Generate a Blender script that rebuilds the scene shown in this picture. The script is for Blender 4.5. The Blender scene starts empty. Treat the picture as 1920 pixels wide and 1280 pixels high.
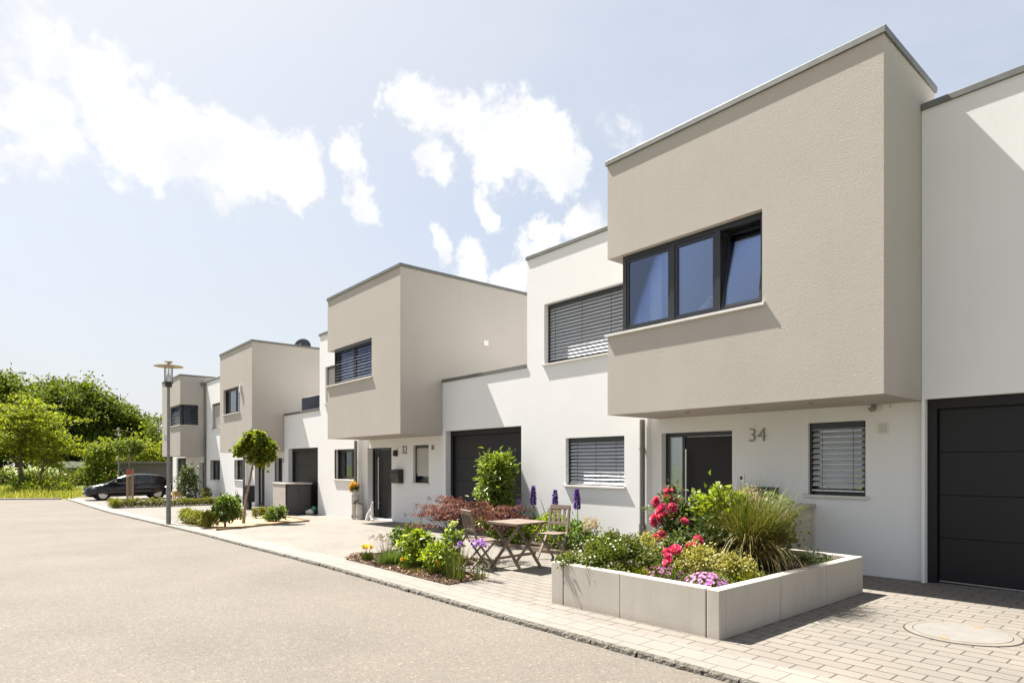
import bpy, bmesh, math, random
import numpy as np
from mathutils import Vector, Matrix

R = math.radians
S = bpy.context.scene
COL = S.collection
rng = np.random.default_rng(11)
random.seed(11)

# ------------------------------------------------------------------ ground profile (the street falls gently away from number 34)
GX = [-400, -120, -60, -40, -31, -21.2, -17, -13.6, -9.7, -5, -2.2, 0, 10]
GZ = [-.8, -.7, -.55, -.42, -.41, -.27, -.17, -.11, -.03, 0, .045, .07, .1]
def g(x): return float(np.interp(x, GX, GZ))
YW, YE, YB = 9.40, 9.52, 8.10       # wall plane, entrance wall plane, upper storey front

# ------------------------------------------------------------------ materials
def newmat(name):
    m = bpy.data.materials.new(name); m.use_nodes = True
    nt = m.node_tree; nt.nodes.clear()
    out = nt.nodes.new('ShaderNodeOutputMaterial')
    return m, nt, nt.nodes, nt.links, out
def coords(nt, scale=(1, 1, 1)):
    t = nt.nodes.new('ShaderNodeTexCoord'); mp = nt.nodes.new('ShaderNodeMapping')
    mp.inputs['Scale'].default_value = scale
    nt.links.new(t.outputs['Object'], mp.inputs['Vector']); return mp.outputs['Vector']
def noise_n(nt, vec, scale, detail=4, rough=.55):
    n = nt.nodes.new('ShaderNodeTexNoise'); n.inputs['Scale'].default_value = scale
    n.inputs['Detail'].default_value = detail; n.inputs['Roughness'].default_value = rough
    if vec: nt.links.new(vec, n.inputs['Vector'])
    return n.outputs['Fac']
def ramp(nt, fac, stops):
    r = nt.nodes.new('ShaderNodeValToRGB'); el = r.color_ramp.elements
    while len(el) < len(stops): el.new(.5)
    for e, (p, c) in zip(el, stops):
        e.position = p; e.color = (*c, 1) if len(c) == 3 else c
    nt.links.new(fac, r.inputs['Fac']); return r.outputs['Color']
def mixc(nt, fac, a, b, mode='MIX'):
    n = nt.nodes.new('ShaderNodeMix'); n.data_type = 'RGBA'; n.blend_type = mode
    for s, v in (('Factor', fac), ('A', a), ('B', b)):
        i = [k for k in n.inputs if k.name == s and (k.type == ('VALUE' if s == 'Factor' else 'RGBA'))][0]
        if hasattr(v, 'links'): nt.links.new(v, i)
        else: i.default_value = v if s == 'Factor' else (*v, 1)
    return [o for o in n.outputs if o.type == 'RGBA'][0]
def bumpn(nt, h, strength, dist=.01, prev=None):
    b = nt.nodes.new('ShaderNodeBump'); b.inputs['Strength'].default_value = strength; b.inputs['Distance'].default_value = dist
    nt.links.new(h, b.inputs['Height'])
    if prev: nt.links.new(prev, b.inputs['Normal'])
    return b.outputs['Normal']
def pm(name, col, rough=.6, metal=0, var=.12, vscale=2.5, bump=0, bscale=60, coat=0, spec=.5, streak=0, bdist=.01):
    m, nt, N, L, out = newmat(name)
    p = N.new('ShaderNodeBsdfPrincipled'); L.new(p.outputs[0], out.inputs[0])
    v = coords(nt)
    d = tuple(c*(1-var) for c in col); b = tuple(min(1, c*(1+var)) for c in col)
    c = ramp(nt, noise_n(nt, v, vscale, 6), [(.3, d), (.7, b)])
    if streak:
        vs = coords(nt, (3, 3, .25))
        c = mixc(nt, ramp(nt, noise_n(nt, vs, 2.2, 5), [(.5, (0, 0, 0)), (.8, (streak,)*3)]), c, tuple(x*.55 for x in col))
    L.new(c, p.inputs['Base Color'])
    p.inputs['Roughness'].default_value = rough; p.inputs['Metallic'].default_value = metal
    p.inputs['Specular IOR Level'].default_value = spec; p.inputs['Coat Weight'].default_value = coat
    if bump:
        L.new(bumpn(nt, noise_n(nt, v, bscale, 5, .65), bump, bdist), p.inputs['Normal'])
    return m
def island(nt): return nt.nodes.new('ShaderNodeNewGeometry').outputs['Random Per Island']
def leafmat(name, cols, trans=.45, rough=.45, spec=.4, tcol=1.5):
    m, nt, N, L, out = newmat(name)
    p = N.new('ShaderNodeBsdfPrincipled'); t = N.new('ShaderNodeBsdfTranslucent'); mx = N.new('ShaderNodeMixShader')
    c = ramp(nt, island(nt), [(i/(max(1, len(cols)-1)), k) for i, k in enumerate(cols)])
    L.new(c, p.inputs['Base Color']); p.inputs['Roughness'].default_value = rough
    p.inputs['Specular IOR Level'].default_value = spec
    L.new(mixc(nt, 1.0, c, (tcol, tcol*1.0, tcol*.55), 'MULTIPLY'), t.inputs['Color'])
    mx.inputs[0].default_value = trans
    L.new(p.outputs[0], mx.inputs[1]); L.new(t.outputs[0], mx.inputs[2]); L.new(mx.outputs[0], out.inputs[0])
    return m
def glassmat(name, tint=(.80, .84, .86), boost=3.4, refl=(.60, .72, 1.0)):
    m, nt, N, L, out = newmat(name)
    tr = N.new('ShaderNodeBsdfTransparent'); gl = N.new('ShaderNodeBsdfGlossy'); mx = N.new('ShaderNodeMixShader')
    tr.inputs[0].default_value = (*tint, 1); gl.inputs['Color'].default_value = (*refl, 1); gl.inputs['Roughness'].default_value = .006
    fr = N.new('ShaderNodeFresnel'); fr.inputs[0].default_value = 1.5
    mm = N.new('ShaderNodeMath'); mm.operation = 'MULTIPLY_ADD'; mm.use_clamp = True
    L.new(fr.outputs[0], mm.inputs[0]); mm.inputs[1].default_value = boost; mm.inputs[2].default_value = .02
    L.new(mm.outputs[0], mx.inputs[0]); L.new(tr.outputs[0], mx.inputs[1]); L.new(gl.outputs[0], mx.inputs[2])
    L.new(mx.outputs[0], out.inputs[0]); return m
def brickmat(name, cols, joint, bw, rh, mortar, offset=.5, rough=.8, bump=.5, rot=0, fine=.15):
    m, nt, N, L, out = newmat(name)
    p = N.new('ShaderNodeBsdfPrincipled'); L.new(p.outputs[0], out.inputs[0]); p.inputs['Roughness'].default_value = rough
    v = coords(nt)
    # slight warp so that no joint is ruler-straight
    wn = N.new('ShaderNodeTexNoise'); wn.inputs['Scale'].default_value = 1.3; L.new(v, wn.inputs['Vector'])
    sc = N.new('ShaderNodeVectorMath'); sc.operation = 'MULTIPLY_ADD'; L.new(wn.outputs['Color'], sc.inputs[0]); sc.inputs[1].default_value = (.02, .02, 0); L.new(v, sc.inputs[2])
    b = N.new('ShaderNodeTexBrick'); b.offset = offset
    L.new(sc.outputs[0], b.inputs['Vector'])
    b.inputs['Scale'].default_value = 1; b.inputs['Brick Width'].default_value = bw; b.inputs['Row Height'].default_value = rh
    b.inputs['Mortar Size'].default_value = mortar; b.inputs['Mortar Smooth'].default_value = .3; b.inputs['Bias'].default_value = 0
    b.inputs['Color1'].default_value = (*cols[0], 1); b.inputs['Color2'].default_value = (*cols[1], 1); b.inputs['Mortar'].default_value = (*joint, 1)
    big = ramp(nt, noise_n(nt, v, .8, 6), [(.3, (.86,)*3), (.7, (1.1, 1.08, 1.05))])
    c = mixc(nt, 1.0, b.outputs['Color'], big, 'MULTIPLY')
    spk = ramp(nt, noise_n(nt, v, 130, 3), [(.3, (1-fine,)*3), (.7, (1+fine,)*3)])
    c = mixc(nt, 1.0, c, spk, 'MULTIPLY')
    L.new(c, p.inputs['Base Color'])
    inv = N.new('ShaderNodeMath'); inv.operation = 'SUBTRACT'; inv.inputs[0].default_value = 1; L.new(b.outputs['Fac'], inv.inputs[1])
    n1 = bumpn(nt, inv.outputs[0], bump, .008)
    L.new(bumpn(nt, noise_n(nt, v, 160, 3), .25, .004, n1), p.inputs['Normal'])
    return m
M = {}
def stucco(name, col, bs, bsc, var=.05, streak=.25):
    m, nt, N, L, out = newmat(name)
    p = N.new('ShaderNodeBsdfPrincipled'); L.new(p.outputs[0], out.inputs[0]); p.inputs['Roughness'].default_value = .9
    p.inputs['Specular IOR Level'].default_value = .2
    v = coords(nt)
    c = ramp(nt, noise_n(nt, v, .7, 7), [(.3, tuple(x*(1-var) for x in col)), (.7, tuple(min(1, x*(1+var)) for x in col))])
    vs = coords(nt, (4, 4, .3))
    c = mixc(nt, ramp(nt, noise_n(nt, vs, 1.1, 5), [(.55, (0, 0, 0)), (.85, (streak,)*3)]), c, tuple(x*.72 for x in col))
    L.new(c, p.inputs['Base Color'])
    vo = N.new('ShaderNodeTexVoronoi'); vo.inputs['Scale'].default_value = bsc; L.new(v, vo.inputs['Vector'])
    n1 = bumpn(nt, noise_n(nt, v, bsc*.8, 5, .7), bs, .01)
    n2 = bumpn(nt, noise_n(nt, v, .9, 3), .06, .08, n1)
    L.new(bumpn(nt, vo.outputs['Distance'], bs*.5, .008, n2), p.inputs['Normal'])
    return m
M['taupe'] = stucco('taupe_render', (.425, .39, .35), .42, 85, .04, .16)
M['white'] = stucco('white_render', (.715, .715, .71), .10, 70, .02, .10)
M['soffit'] = pm('soffit_paint', (.50, .45, .37), .8, var=.04, bump=.1)
M['zinc'] = pm('zinc_sheet', (.155, .155, .145), .5, .35, var=.16, vscale=5, streak=.3, bump=.05, bscale=12)
M['anthracite'] = pm('anthracite_coating', (.0125, .0122, .0138), .5, var=.08, vscale=1.2, bump=.03, bscale=150, spec=.3)
M['anth_frame'] = pm('anthracite_frame', (.017, .018, .021), .35, var=.08)
M['alu'] = pm('blind_aluminium', (.60, .61, .64), .38, .25, var=.05, vscale=6)
M['alu_dark'] = pm('blind_grey_coating', (.30, .30, .31), .4, .5, var=.06, vscale=6)
M['shutter'] = pm('roller_shutter', (.42, .41, .38), .5, .1, var=.04)
M['sill'] = pm('sill_aluminium', (.62, .60, .57), .5, .1, var=.06, vscale=5)
M['pipe'] = pm('grey_pipe_zinc', (.17, .16, .15), .45, .4, var=.1, vscale=4)
M['steel'] = pm('brushed_steel', (.62, .62, .61), .3, .9, var=.05, vscale=20)
M['galv'] = pm('galvanised_steel', (.22, .22, .215), .5, .5, var=.14, vscale=9, bump=.05, bscale=30)
M['number'] = pm('bronze_number', (.27, .24, .195), .45, .4, var=.05)
M['plastic_white'] = pm('white_plastic', (.66, .64, .6), .5, var=.04)
M['black'] = pm('black_plastic', (.014, .014, .015), .45, var=.1)
M['black_box'] = pm('black_powder_coat', (.022, .023, .025), .5, var=.1)
M['glass'] = glassmat('window_glass', (.62, .64, .65), 1.5, (.78, .83, .9))
M['glass_blue'] = glassmat('sky_tinted_window_glass', (.84, .87, .88), 3.2)  # blue of the mirrored sky is put into the glossy colour, boosted
M['glass_dim'] = glassmat('shaded_glass', (.5, .52, .54), .7)
M['glass_dark'] = glassmat('dark_glass', (.06, .065, .07), 1.6)
M['glass_clear'] = glassmat('clear_glass', (.9, .93, .93), 1.0)
M['curtain'] = pm('pale_curtain', (.84, .86, .82), .9, var=.04)
def concrete(name, col):
    m, nt, N, L, out = newmat(name)
    p = N.new('ShaderNodeBsdfPrincipled'); L.new(p.outputs[0], out.inputs[0]); p.inputs['Roughness'].default_value = .8
    v = coords(nt)
    c = ramp(nt, noise_n(nt, v, 2.2, 7, .6), [(.3, tuple(x*.93 for x in col)), (.7, tuple(x*1.06 for x in col))])
    c = mixc(nt, ramp(nt, noise_n(nt, coords(nt, (5, 5, .5)), 1.6, 5), [(.52, (0, 0, 0)), (.8, (.28,)*3)]), c, tuple(x*.66 for x in col))
    vo = N.new('ShaderNodeTexVoronoi'); vo.inputs['Scale'].default_value = 26; L.new(v, vo.inputs['Vector'])
    pores = ramp(nt, vo.outputs['Distance'], [(.05, (.45,)*3), (.10, (0, 0, 0))])       # small air holes
    c = mixc(nt, pores, c, tuple(x*.45 for x in col))
    sx = N.new('ShaderNodeSeparateXYZ'); L.new(v, sx.inputs[0])                          # splash dirt left along the foot
    mr_ = N.new('ShaderNodeMapRange'); L.new(sx.outputs['Z'], mr_.inputs['Value']); mr_.inputs['From Min'].default_value = -.02; mr_.inputs['From Max'].default_value = .10; mr_.inputs['To Min'].default_value = .75; mr_.inputs['To Max'].default_value = 0
    mm_ = N.new('ShaderNodeMath'); mm_.operation = 'MULTIPLY'; L.new(mr_.outputs[0], mm_.inputs[0]); L.new(noise_n(nt, v, 9, 5), mm_.inputs[1])
    c = mixc(nt, mm_.outputs[0], c, (.22, .16, .10))
    L.new(c, p.inputs['Base Color']); L.new(bumpn(nt, noise_n(nt, v, 90, 5), .14, .01), p.inputs['Normal']); return m
M['concrete'] = concrete('pale_concrete', (.42, .385, .335))
M['concrete_dark'] = pm('weathered_concrete', (.40, .375, .335), .8, var=.12, vscale=3, bump=.14, bscale=80, streak=.4)
M['door_grey'] = pm('grey_door_coating', (.05, .05, .053), .5, var=.06)
M['soil'] = pm('garden_soil', (.075, .05, .032), .95, var=.35, vscale=14, bump=.8, bscale=40, bdist=.03)
M['sand'] = pm('sandy_soil', (.36, .25, .145), .95, var=.25, vscale=7, bump=.7, bscale=35, bdist=.02)
M['wood_grey'] = pm('weathered_teak', (.175, .13, .10), .75, var=.28, vscale=9, bump=.3, bscale=60)
M['wood_stake'] = pm('stake_wood', (.30, .205, .11), .8, var=.25, vscale=8, bump=.3)
M['crate'] = pm('orange_wood', (.46, .27, .12), .75, var=.2, vscale=8)
M['terracotta'] = pm('red_glazed_pot', (.28, .06, .045), .4, var=.15)
M['bark'] = pm('tree_bark', (.115, .085, .06), .9, var=.35, vscale=16, bump=.6, bscale=40)
M['bark_pale'] = pm('young_bark', (.25, .20, .15), .85, var=.3, vscale=18, bump=.4)
M['stone'] = pm('white_stone', (.62, .60, .56), .8, var=.12, vscale=9, bump=.3, bscale=20)
M['driftwood'] = pm('bleached_driftwood', (.68, .66, .62), .8, var=.2, vscale=14, bump=.4)
M['car_paint'] = pm('dark_blue_car_paint', (.004, .0045, .008), .22, .0, var=.03, coat=.6, spec=.3)
M['car_glass'] = pm('tinted_car_glass', (.012, .014, .016), .06, 0, var=.02, spec=.8)
M['tyre'] = pm('tyre_rubber', (.015, .015, .015), .85, var=.15, vscale=20)
M['rim'] = pm('wheel_alloy', (.62, .62, .63), .35, .6, var=.05)
M['lens'] = pm('headlight_lens', (.55, .57, .60), .08, .3, var=.1, coat=1)
M['chrome'] = pm('chrome_trim', (.7, .7, .7), .15, 1, var=.02)
M['opal'] = pm('opal_glass', (.62, .64, .66), .25, 0, var=.04)
M['lampshade'] = pm('brass_lamp_disc', (.46, .36, .21), .5, .3, var=.12, vscale=4)
M['dish'] = pm('dark_dish', (.045, .047, .055), .5, var=.05)
M['shed'] = pm('shed_boards', (.115, .095, .095), .7, var=.12, vscale=3, streak=.3)
M['roof_pale'] = pm('pale_roof_edge', (.62, .60, .55), .7, var=.06)
M['brickdark'] = pm('brown_rubble', (.12, .09, .075), .9, var=.3, vscale=5, bump=.4)
M['rust'] = pm('rusty_patch', (.36, .17, .07), .8, var=.3, vscale=30)
M['cover'] = pm('pale_cast_cover', (.175, .166, .152), .7, var=.08, vscale=6, bump=.15, bscale=60)
M['cover_ring'] = pm('cover_ring', (.17, .15, .125), .8, var=.15, vscale=10)
M['gap'] = pm('dark_joint', (.03, .026, .022), .9, var=.2)
M['greenglass'] = pm('green_glass_ball', (.03, .16, .06), .1, 0, var=.1, coat=1)
M['red_tie'] = pm('red_tree_tie', (.36, .08, .05), .7, var=.1)
M['white_tag'] = pm('white_band', (.75, .74, .7), .6, var=.05)

# asphalt: pale worn, stone chips showing
def asphalt(name, base, chips=True):
    m, nt, N, L, out = newmat(name)
    p = N.new('ShaderNodeBsdfPrincipled'); L.new(p.outputs[0], out.inputs[0]); p.inputs['Roughness'].default_value = .88
    p.inputs['Specular IOR Level'].default_value = .25
    v = coords(nt)
    c = ramp(nt, noise_n(nt, v, .45, 8, .6), [(.25, tuple(x*.84 for x in base)), (.5, base), (.75, tuple(x*1.12 for x in base))])
    vo = N.new('ShaderNodeTexVoronoi'); vo.inputs['Scale'].default_value = 62; L.new(v, vo.inputs['Vector'])
    sp = N.new('ShaderNodeSeparateColor'); L.new(vo.outputs['Color'], sp.inputs[0])
    c = mixc(nt, 1.0, c, ramp(nt, sp.outputs[0], [(0, (.74, .73, .72)), (.12, (.9, .89, .88)), (.8, (1.05, 1.04, 1.03)), (.94, (1.12, 1.12, 1.1)), (1, (1.5, 1.5, 1.45))]), 'MULTIPLY')
    c = mixc(nt, 1.0, c, ramp(nt, noise_n(nt, v, 240, 2), [(.3, (.82,)*3), (.7, (1.18,)*3)]), 'MULTIPLY')
    st = coords(nt, (.22, 1.1, 1))
    c = mixc(nt, ramp(nt, noise_n(nt, st, 1.1, 6), [(.6, (0, 0, 0)), (.82, (.35, .35, .35))]), c, tuple(x*.72 for x in base))
    L.new(c, p.inputs['Base Color'])
    n1 = bumpn(nt, vo.outputs['Distance'], .5, .006)
    L.new(bumpn(nt, noise_n(nt, v, 4, 4), .12, .02, n1), p.inputs['Normal'])
    return m
M['asphalt'] = asphalt('worn_asphalt', (.135, .1195, .103))
M['drive'] = asphalt('grey_drive', (.165, .153, .139))
M['paver'] = brickmat('concrete_pavers', ((.178, .161, .14), (.16, .144, .125)), (.055, .046, .037), .30, .155, .0075)
M['kerbstone'] = brickmat('pale_kerb_slabs', ((.196, .181, .161), (.18, .166, .147)), (.075, .066, .054), .31, .2275, .005)
def granite():
    m, nt, N, L, out = newmat('rough_granite_edge')
    p = N.new('ShaderNodeBsdfPrincipled'); L.new(p.outputs[0], out.inputs[0]); p.inputs['Roughness'].default_value = .9
    v = coords(nt)
    c = ramp(nt, noise_n(nt, v, 22, 6, .75), [(.34, (.03, .025, .02)), (.5, (.10, .09, .073)), (.66, (.21, .195, .17))])
    L.new(c, p.inputs['Base Color']); L.new(bumpn(nt, noise_n(nt, v, 40, 4), .9, .03), p.inputs['Normal']); return m
M['granite'] = granite()
def birch():
    m, nt, N, L, out = newmat('birch_bark')
    p = N.new('ShaderNodeBsdfPrincipled'); L.new(p.outputs[0], out.inputs[0]); p.inputs['Roughness'].default_value = .8
    c = ramp(nt, noise_n(nt, coords(nt, (2, 2, 9)), 1.4, 5, .6), [(.36, (.05, .035, .025)), (.42, (.46, .41, .35)), (.7, (.66, .62, .56))])
    L.new(c, p.inputs['Base Color']); L.new(bumpn(nt, noise_n(nt, coords(nt), 50, 4), .4, .01), p.inputs['Normal']); return m
M['birch'] = birch()
def meadow():
    m, nt, N, L, out = newmat('meadow_ground')
    p = N.new('ShaderNodeBsdfPrincipled'); L.new(p.outputs[0], out.inputs[0]); p.inputs['Roughness'].default_value = .95
    v = coords(nt)
    c = ramp(nt, noise_n(nt, v, .35, 8, .65), [(.3, (.07, .10, .018)), (.55, (.13, .16, .03)), (.75, (.19, .19, .05))])
    L.new(c, p.inputs['Base Color']); L.new(bumpn(nt, noise_n(nt, v, 9, 5), .8, .1), p.inputs['Normal']); return m
M['meadow'] = meadow()
# foliage
M['lf_dark'] = leafmat('dark_leaves', [(.035, .056, .007), (.063, .092, .010), (.095, .125, .015), (.135, .16, .022)], .42, .6, .15)
M['lf_mid'] = leafmat('mid_leaves', [(.05, .08, .008), (.085, .12, .013), (.12, .155, .018)], .42, .55, .2)
M['lf_bright'] = leafmat('bright_leaves', [(.09, .125, .010), (.135, .17, .014), (.19, .215, .02), (.24, .25, .028)], .5, .6, .15)
M['lf_ball'] = leafmat('ball_tree_leaves', [(.08, .11, .010), (.125, .16, .014), (.19, .215, .02)], .48, .6, .2)
M['lf_laurel'] = leafmat('laurel_leaves', [(.06, .10, .012), (.10, .15, .018), (.15, .20, .025), (.24, .28, .05)], .4, .3, .6)
M['lf_box'] = leafmat('box_leaves', [(.10, .12, .012), (.16, .17, .018), (.24, .22, .025)], .42)
M['lf_maple'] = leafmat('red_maple_leaves', [(.06, .016, .02), (.11, .032, .038), (.17, .065, .068), (.27, .15, .14)], .45, tcol=1.25)
M['lf_varieg'] = leafmat('variegated_leaves', [(.10, .12, .02), (.22, .22, .045), (.36, .33, .10), (.46, .40, .15)], .35)
M['lf_rose'] = leafmat('rose_leaves', [(.025, .045, .012), (.05, .08, .02), (.085, .115, .036), (.15, .17, .065)], .3, .45, .3)
M['lf_lime'] = leafmat('lime_leaves', [(.10, .15, .012), (.18, .235, .016), (.27, .32, .03)], .45)
M['lf_green'] = leafmat('fresh_leaves', [(.04, .08, .01), (.08, .13, .015), (.13, .19, .02)], .42)
M['lf_daisy'] = leafmat('daisy_leaves', [(.055, .08, .012), (.10, .13, .02), (.16, .185, .035)], .35)
M['lf_sedum'] = leafmat('sedum_leaves', [(.11, .14, .01), (.19, .21, .015), (.25, .26, .03)], .4)
M['lf_thyme'] = leafmat('thyme_leaves', [(.02, .04, .008), (.045, .075, .012), (.08, .115, .018)], .3)
M['lf_brown'] = leafmat('brown_leaves', [(.09, .055, .02), (.15, .10, .035), (.21, .16, .05)], .35)
M['gr_green'] = leafmat('green_blades', [(.03, .048, .007), (.06, .082, .011), (.105, .125, .02)], .34)
M['gr_straw'] = leafmat('dry_curled_blades', [(.26, .20, .08), (.40, .32, .15), (.50, .42, .24)], .25)
M['gr_gold'] = leafmat('straw_blades', [(.07, .06, .014), (.135, .108, .03), (.27, .215, .085)], .28)
M['gr_meadow'] = leafmat('meadow_blades', [(.10, .13, .015), (.18, .20, .025), (.27, .26, .05), (.34, .30, .10)], .45)
M['gr_lav'] = leafmat('lavender_blades', [(.05, .085, .025), (.09, .135, .035), (.14, .19, .05)], .35)
M['dry'] = leafmat('dry_stems', [(.16, .11, .07), (.24, .17, .12), (.13, .09, .085)], .2)
M['plume'] = leafmat('pale_plumes', [(.34, .27, .18), (.46, .38, .27)], .4)
M['mulch'] = leafmat('bark_chips', [(.06, .032, .018), (.14, .08, .045), (.24, .15, .09), (.34, .24, .16)], 0, .9)
M['fl_rose'] = leafmat('rose_petals', [(.56, .025, .14), (.70, .07, .23), (.78, .22, .37)], .35, tcol=1.2)
M['fl_coral'] = leafmat('coral_petals', [(.62, .05, .05), (.72, .12, .10)], .35, tcol=1.2)
M['fl_pink'] = leafmat('pink_petals', [(.52, .17, .52), (.64, .28, .62), (.72, .42, .70)], .35, tcol=1.3)
M['fl_mag'] = leafmat('magenta_petals', [(.30, .06, .22), (.42, .12, .34)], .35, tcol=1.3)
M['fl_white'] = leafmat('white_petals', [(.75, .72, .70), (.80, .78, .76)], .3, tcol=1.1)
M['fl_purple'] = leafmat('purple_florets', [(.065, .012, .24), (.11, .03, .36), (.17, .06, .44)], .3, tcol=1.3)
M['fl_lilac'] = leafmat('lilac_florets', [(.30, .20, .50), (.42, .32, .62)], .35, tcol=1.2)
M['fl_iris'] = leafmat('iris_petals', [(.30, .13, .62), (.44, .26, .74)], .4, tcol=1.2)
M['fl_yellow'] = leafmat('yellow_petals', [(.75, .52, .03), (.82, .66, .10)], .35, tcol=1.2)
M['fl_orange'] = leafmat('orange_petals', [(.55, .30, .03), (.62, .40, .06), (.30, .12, .03)], .35, tcol=1.2)
M['fl_cream'] = leafmat('cream_florets', [(.50, .54, .18), (.62, .64, .30)], .4, tcol=1.2)
M['fl_limeball'] = leafmat('lime_florets', [(.32, .42, .05), (.44, .52, .09)], .4, tcol=1.2)

# ------------------------------------------------------------------ scene objects
ORG = {}
def tag(o, label, cat, group=None, kind=None):
    if label: o['label'] = label
    if cat: o['category'] = cat
    if group: o['group'] = group
    if kind: o['kind'] = kind
    return o
def thing(name, label, cat, loc=(0, 0, 0), rz=0, group=None):
    o = bpy.data.objects.new(name, None); COL.objects.link(o); o.empty_display_size = .2
    o.location = loc; o.rotation_euler[2] = rz; ORG[o] = Vector(loc)
    return tag(o, label, cat, group)
def link(name, me, mat, parent=None):
    o = bpy.data.objects.new(name, me); COL.objects.link(o)
    if mat: me.materials.append(mat)
    if parent is not None:
        o.parent = parent; ORG[o] = ORG.get(parent, Vector((0, 0, 0)))
    return o
def npmesh(name, V, F):
    V = np.asarray(V, dtype=np.float32); F = np.asarray(F, dtype=np.int32)
    me = bpy.data.meshes.new(name); k = F.shape[1]
    me.vertices.add(len(V)); me.vertices.foreach_set('co', V.ravel())
    me.loops.add(F.size); me.loops.foreach_set('vertex_index', F.ravel())
    me.polygons.add(len(F)); me.polygons.foreach_set('loop_start', np.arange(0, F.size, k, dtype=np.int32))
    me.polygons.foreach_set('loop_total', np.full(len(F), k, dtype=np.int32))
    me.update(calc_edges=True); return me
class MB:
    """collects shapes in world coordinates and links them as one mesh object"""
    def __init__(s, tf=None): s.v = []; s.f = []; s.tf = tf
    def add(s, V, F):
        n = len(s.v)
        if s.tf: V = [s.tf(*p) for p in V]
        s.v += [tuple(p) for p in V]; s.f += [tuple(i+n for i in q) for q in F]; return s
    def box(s, x0, x1, y0, y1, z0, z1):
        return s.add([(x0, y0, z0), (x1, y0, z0), (x1, y1, z0), (x0, y1, z0), (x0, y0, z1), (x1, y0, z1), (x1, y1, z1), (x0, y1, z1)],
              [(0, 3, 2, 1), (4, 5, 6, 7), (0, 1, 5, 4), (1, 2, 6, 5), (2, 3, 7, 6), (3, 0, 4, 7)])
    def quad(s, a, b, c, d): return s.add([a, b, c, d], [(0, 1, 2, 3)])
    def bar(s, p, q, w, h, up=(0, 0, 1)):
        p, q, up = Vector(p), Vector(q), Vector(up); d = (q-p).normalized()
        x = d.cross(up)
        if x.length < 1e-4: x = d.cross(Vector((1, 0, 0)))
        x.normalize(); y = x.cross(d).normalized(); x *= w/2; y *= h/2
        return s.add([p-x-y, p+x-y, p+x+y, p-x+y, q-x-y, q+x-y, q+x+y, q-x+y],
              [(0, 3, 2, 1), (4, 5, 6, 7), (0, 1, 5, 4), (1, 2, 6, 5), (2, 3, 7, 6), (3, 0, 4, 7)])
    def tube(s, pts, rads, n=8, cap=True):
        pts = [Vector(p) for p in pts]
        if not hasattr(rads, '__len__'): rads = [rads]*len(pts)
        V = []; ref = Vector((.31, .95, .05))
        for i, p in enumerate(pts):
            d = (pts[min(i+1, len(pts)-1)]-pts[max(i-1, 0)]).normalized()
            x = d.cross(ref)
            if x.length < .05: x = d.cross(Vector((1, 0, 0)))
            x.normalize(); y = d.cross(x)
            for k in range(n):
                a = 2*math.pi*k/n; V.append(p+(x*math.cos(a)+y*math.sin(a))*rads[i])
        F = [(i*n+k, i*n+(k+1) % n, (i+1)*n+(k+1) % n, (i+1)*n+k) for i in range(len(pts)-1) for k in range(n)]
        if cap: F += [tuple(range(n))[::-1], tuple((len(pts)-1)*n+k for k in range(n))]
        return s.add(V, F)
    def lathe(s, c, prof, n=20, axis=(0, 0, 1)):
        ax = Vector(axis).normalized(); x = ax.cross(Vector((0, 1, 0)))
        if x.length < .05: x = ax.cross(Vector((1, 0, 0)))
        x.normalize(); y = ax.cross(x); c = Vector(c); V = []
        for r, h in prof:
            for k in range(n):
                a = 2*math.pi*k/n; V.append(c+ax*h+(x*math.cos(a)+y*math.sin(a))*r)
        F = [(i*n+k, i*n+(k+1) % n, (i+1)*n+(k+1) % n, (i+1)*n+k) for i in range(len(prof)-1) for k in range(n)]
        F += [tuple(range(n))[::-1], tuple((len(prof)-1)*n+k for k in range(n))]
        return s.add(V, F)
    def build(s, name, mat, parent=None, smooth=0, bevel=0, merge=True):
        o3 = ORG.get(parent, Vector((0, 0, 0))) if parent is not None else Vector((0, 0, 0))
        me = bpy.data.meshes.new(name)
        me.from_pydata([(p[0]-o3.x, p[1]-o3.y, p[2]-o3.z) for p in s.v], [], s.f); me.validate()
        if merge:
            bm = bmesh.new(); bm.from_mesh(me); bmesh.ops.remove_doubles(bm, verts=bm.verts, dist=2e-4)
            bmesh.ops.recalc_face_normals(bm, faces=bm.faces); bm.to_mesh(me); bm.free()
        if smooth:
            me.polygons.foreach_set('use_smooth', [True]*len(me.polygons)); me.set_sharp_from_angle(angle=R(smooth))
        o = link(name, me, mat, parent)
        if bevel:
            b = o.modifiers.new('bevel', 'BEVEL'); b.width = bevel; b.segments = 2; b.limit_method = 'ANGLE'; b.angle_limit = R(40)
        return o
def kids(o): return [c for c in bpy.data.objects if c.parent is o]
def copy_tree(o, loc=None, rz=None, parent=None, scale=None, label=None):
    ch = kids(o); c = o.copy(); COL.objects.link(c)
    if parent is not None: c.parent = parent
    if loc is not None: c.location = loc
    if rz is not None: c.rotation_euler[2] = rz
    if scale is not None: c.scale = (scale,)*3 if not hasattr(scale, '__len__') else scale
    if label: c['label'] = label
    for k in ch: copy_tree(k, parent=c)
    return c
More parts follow.
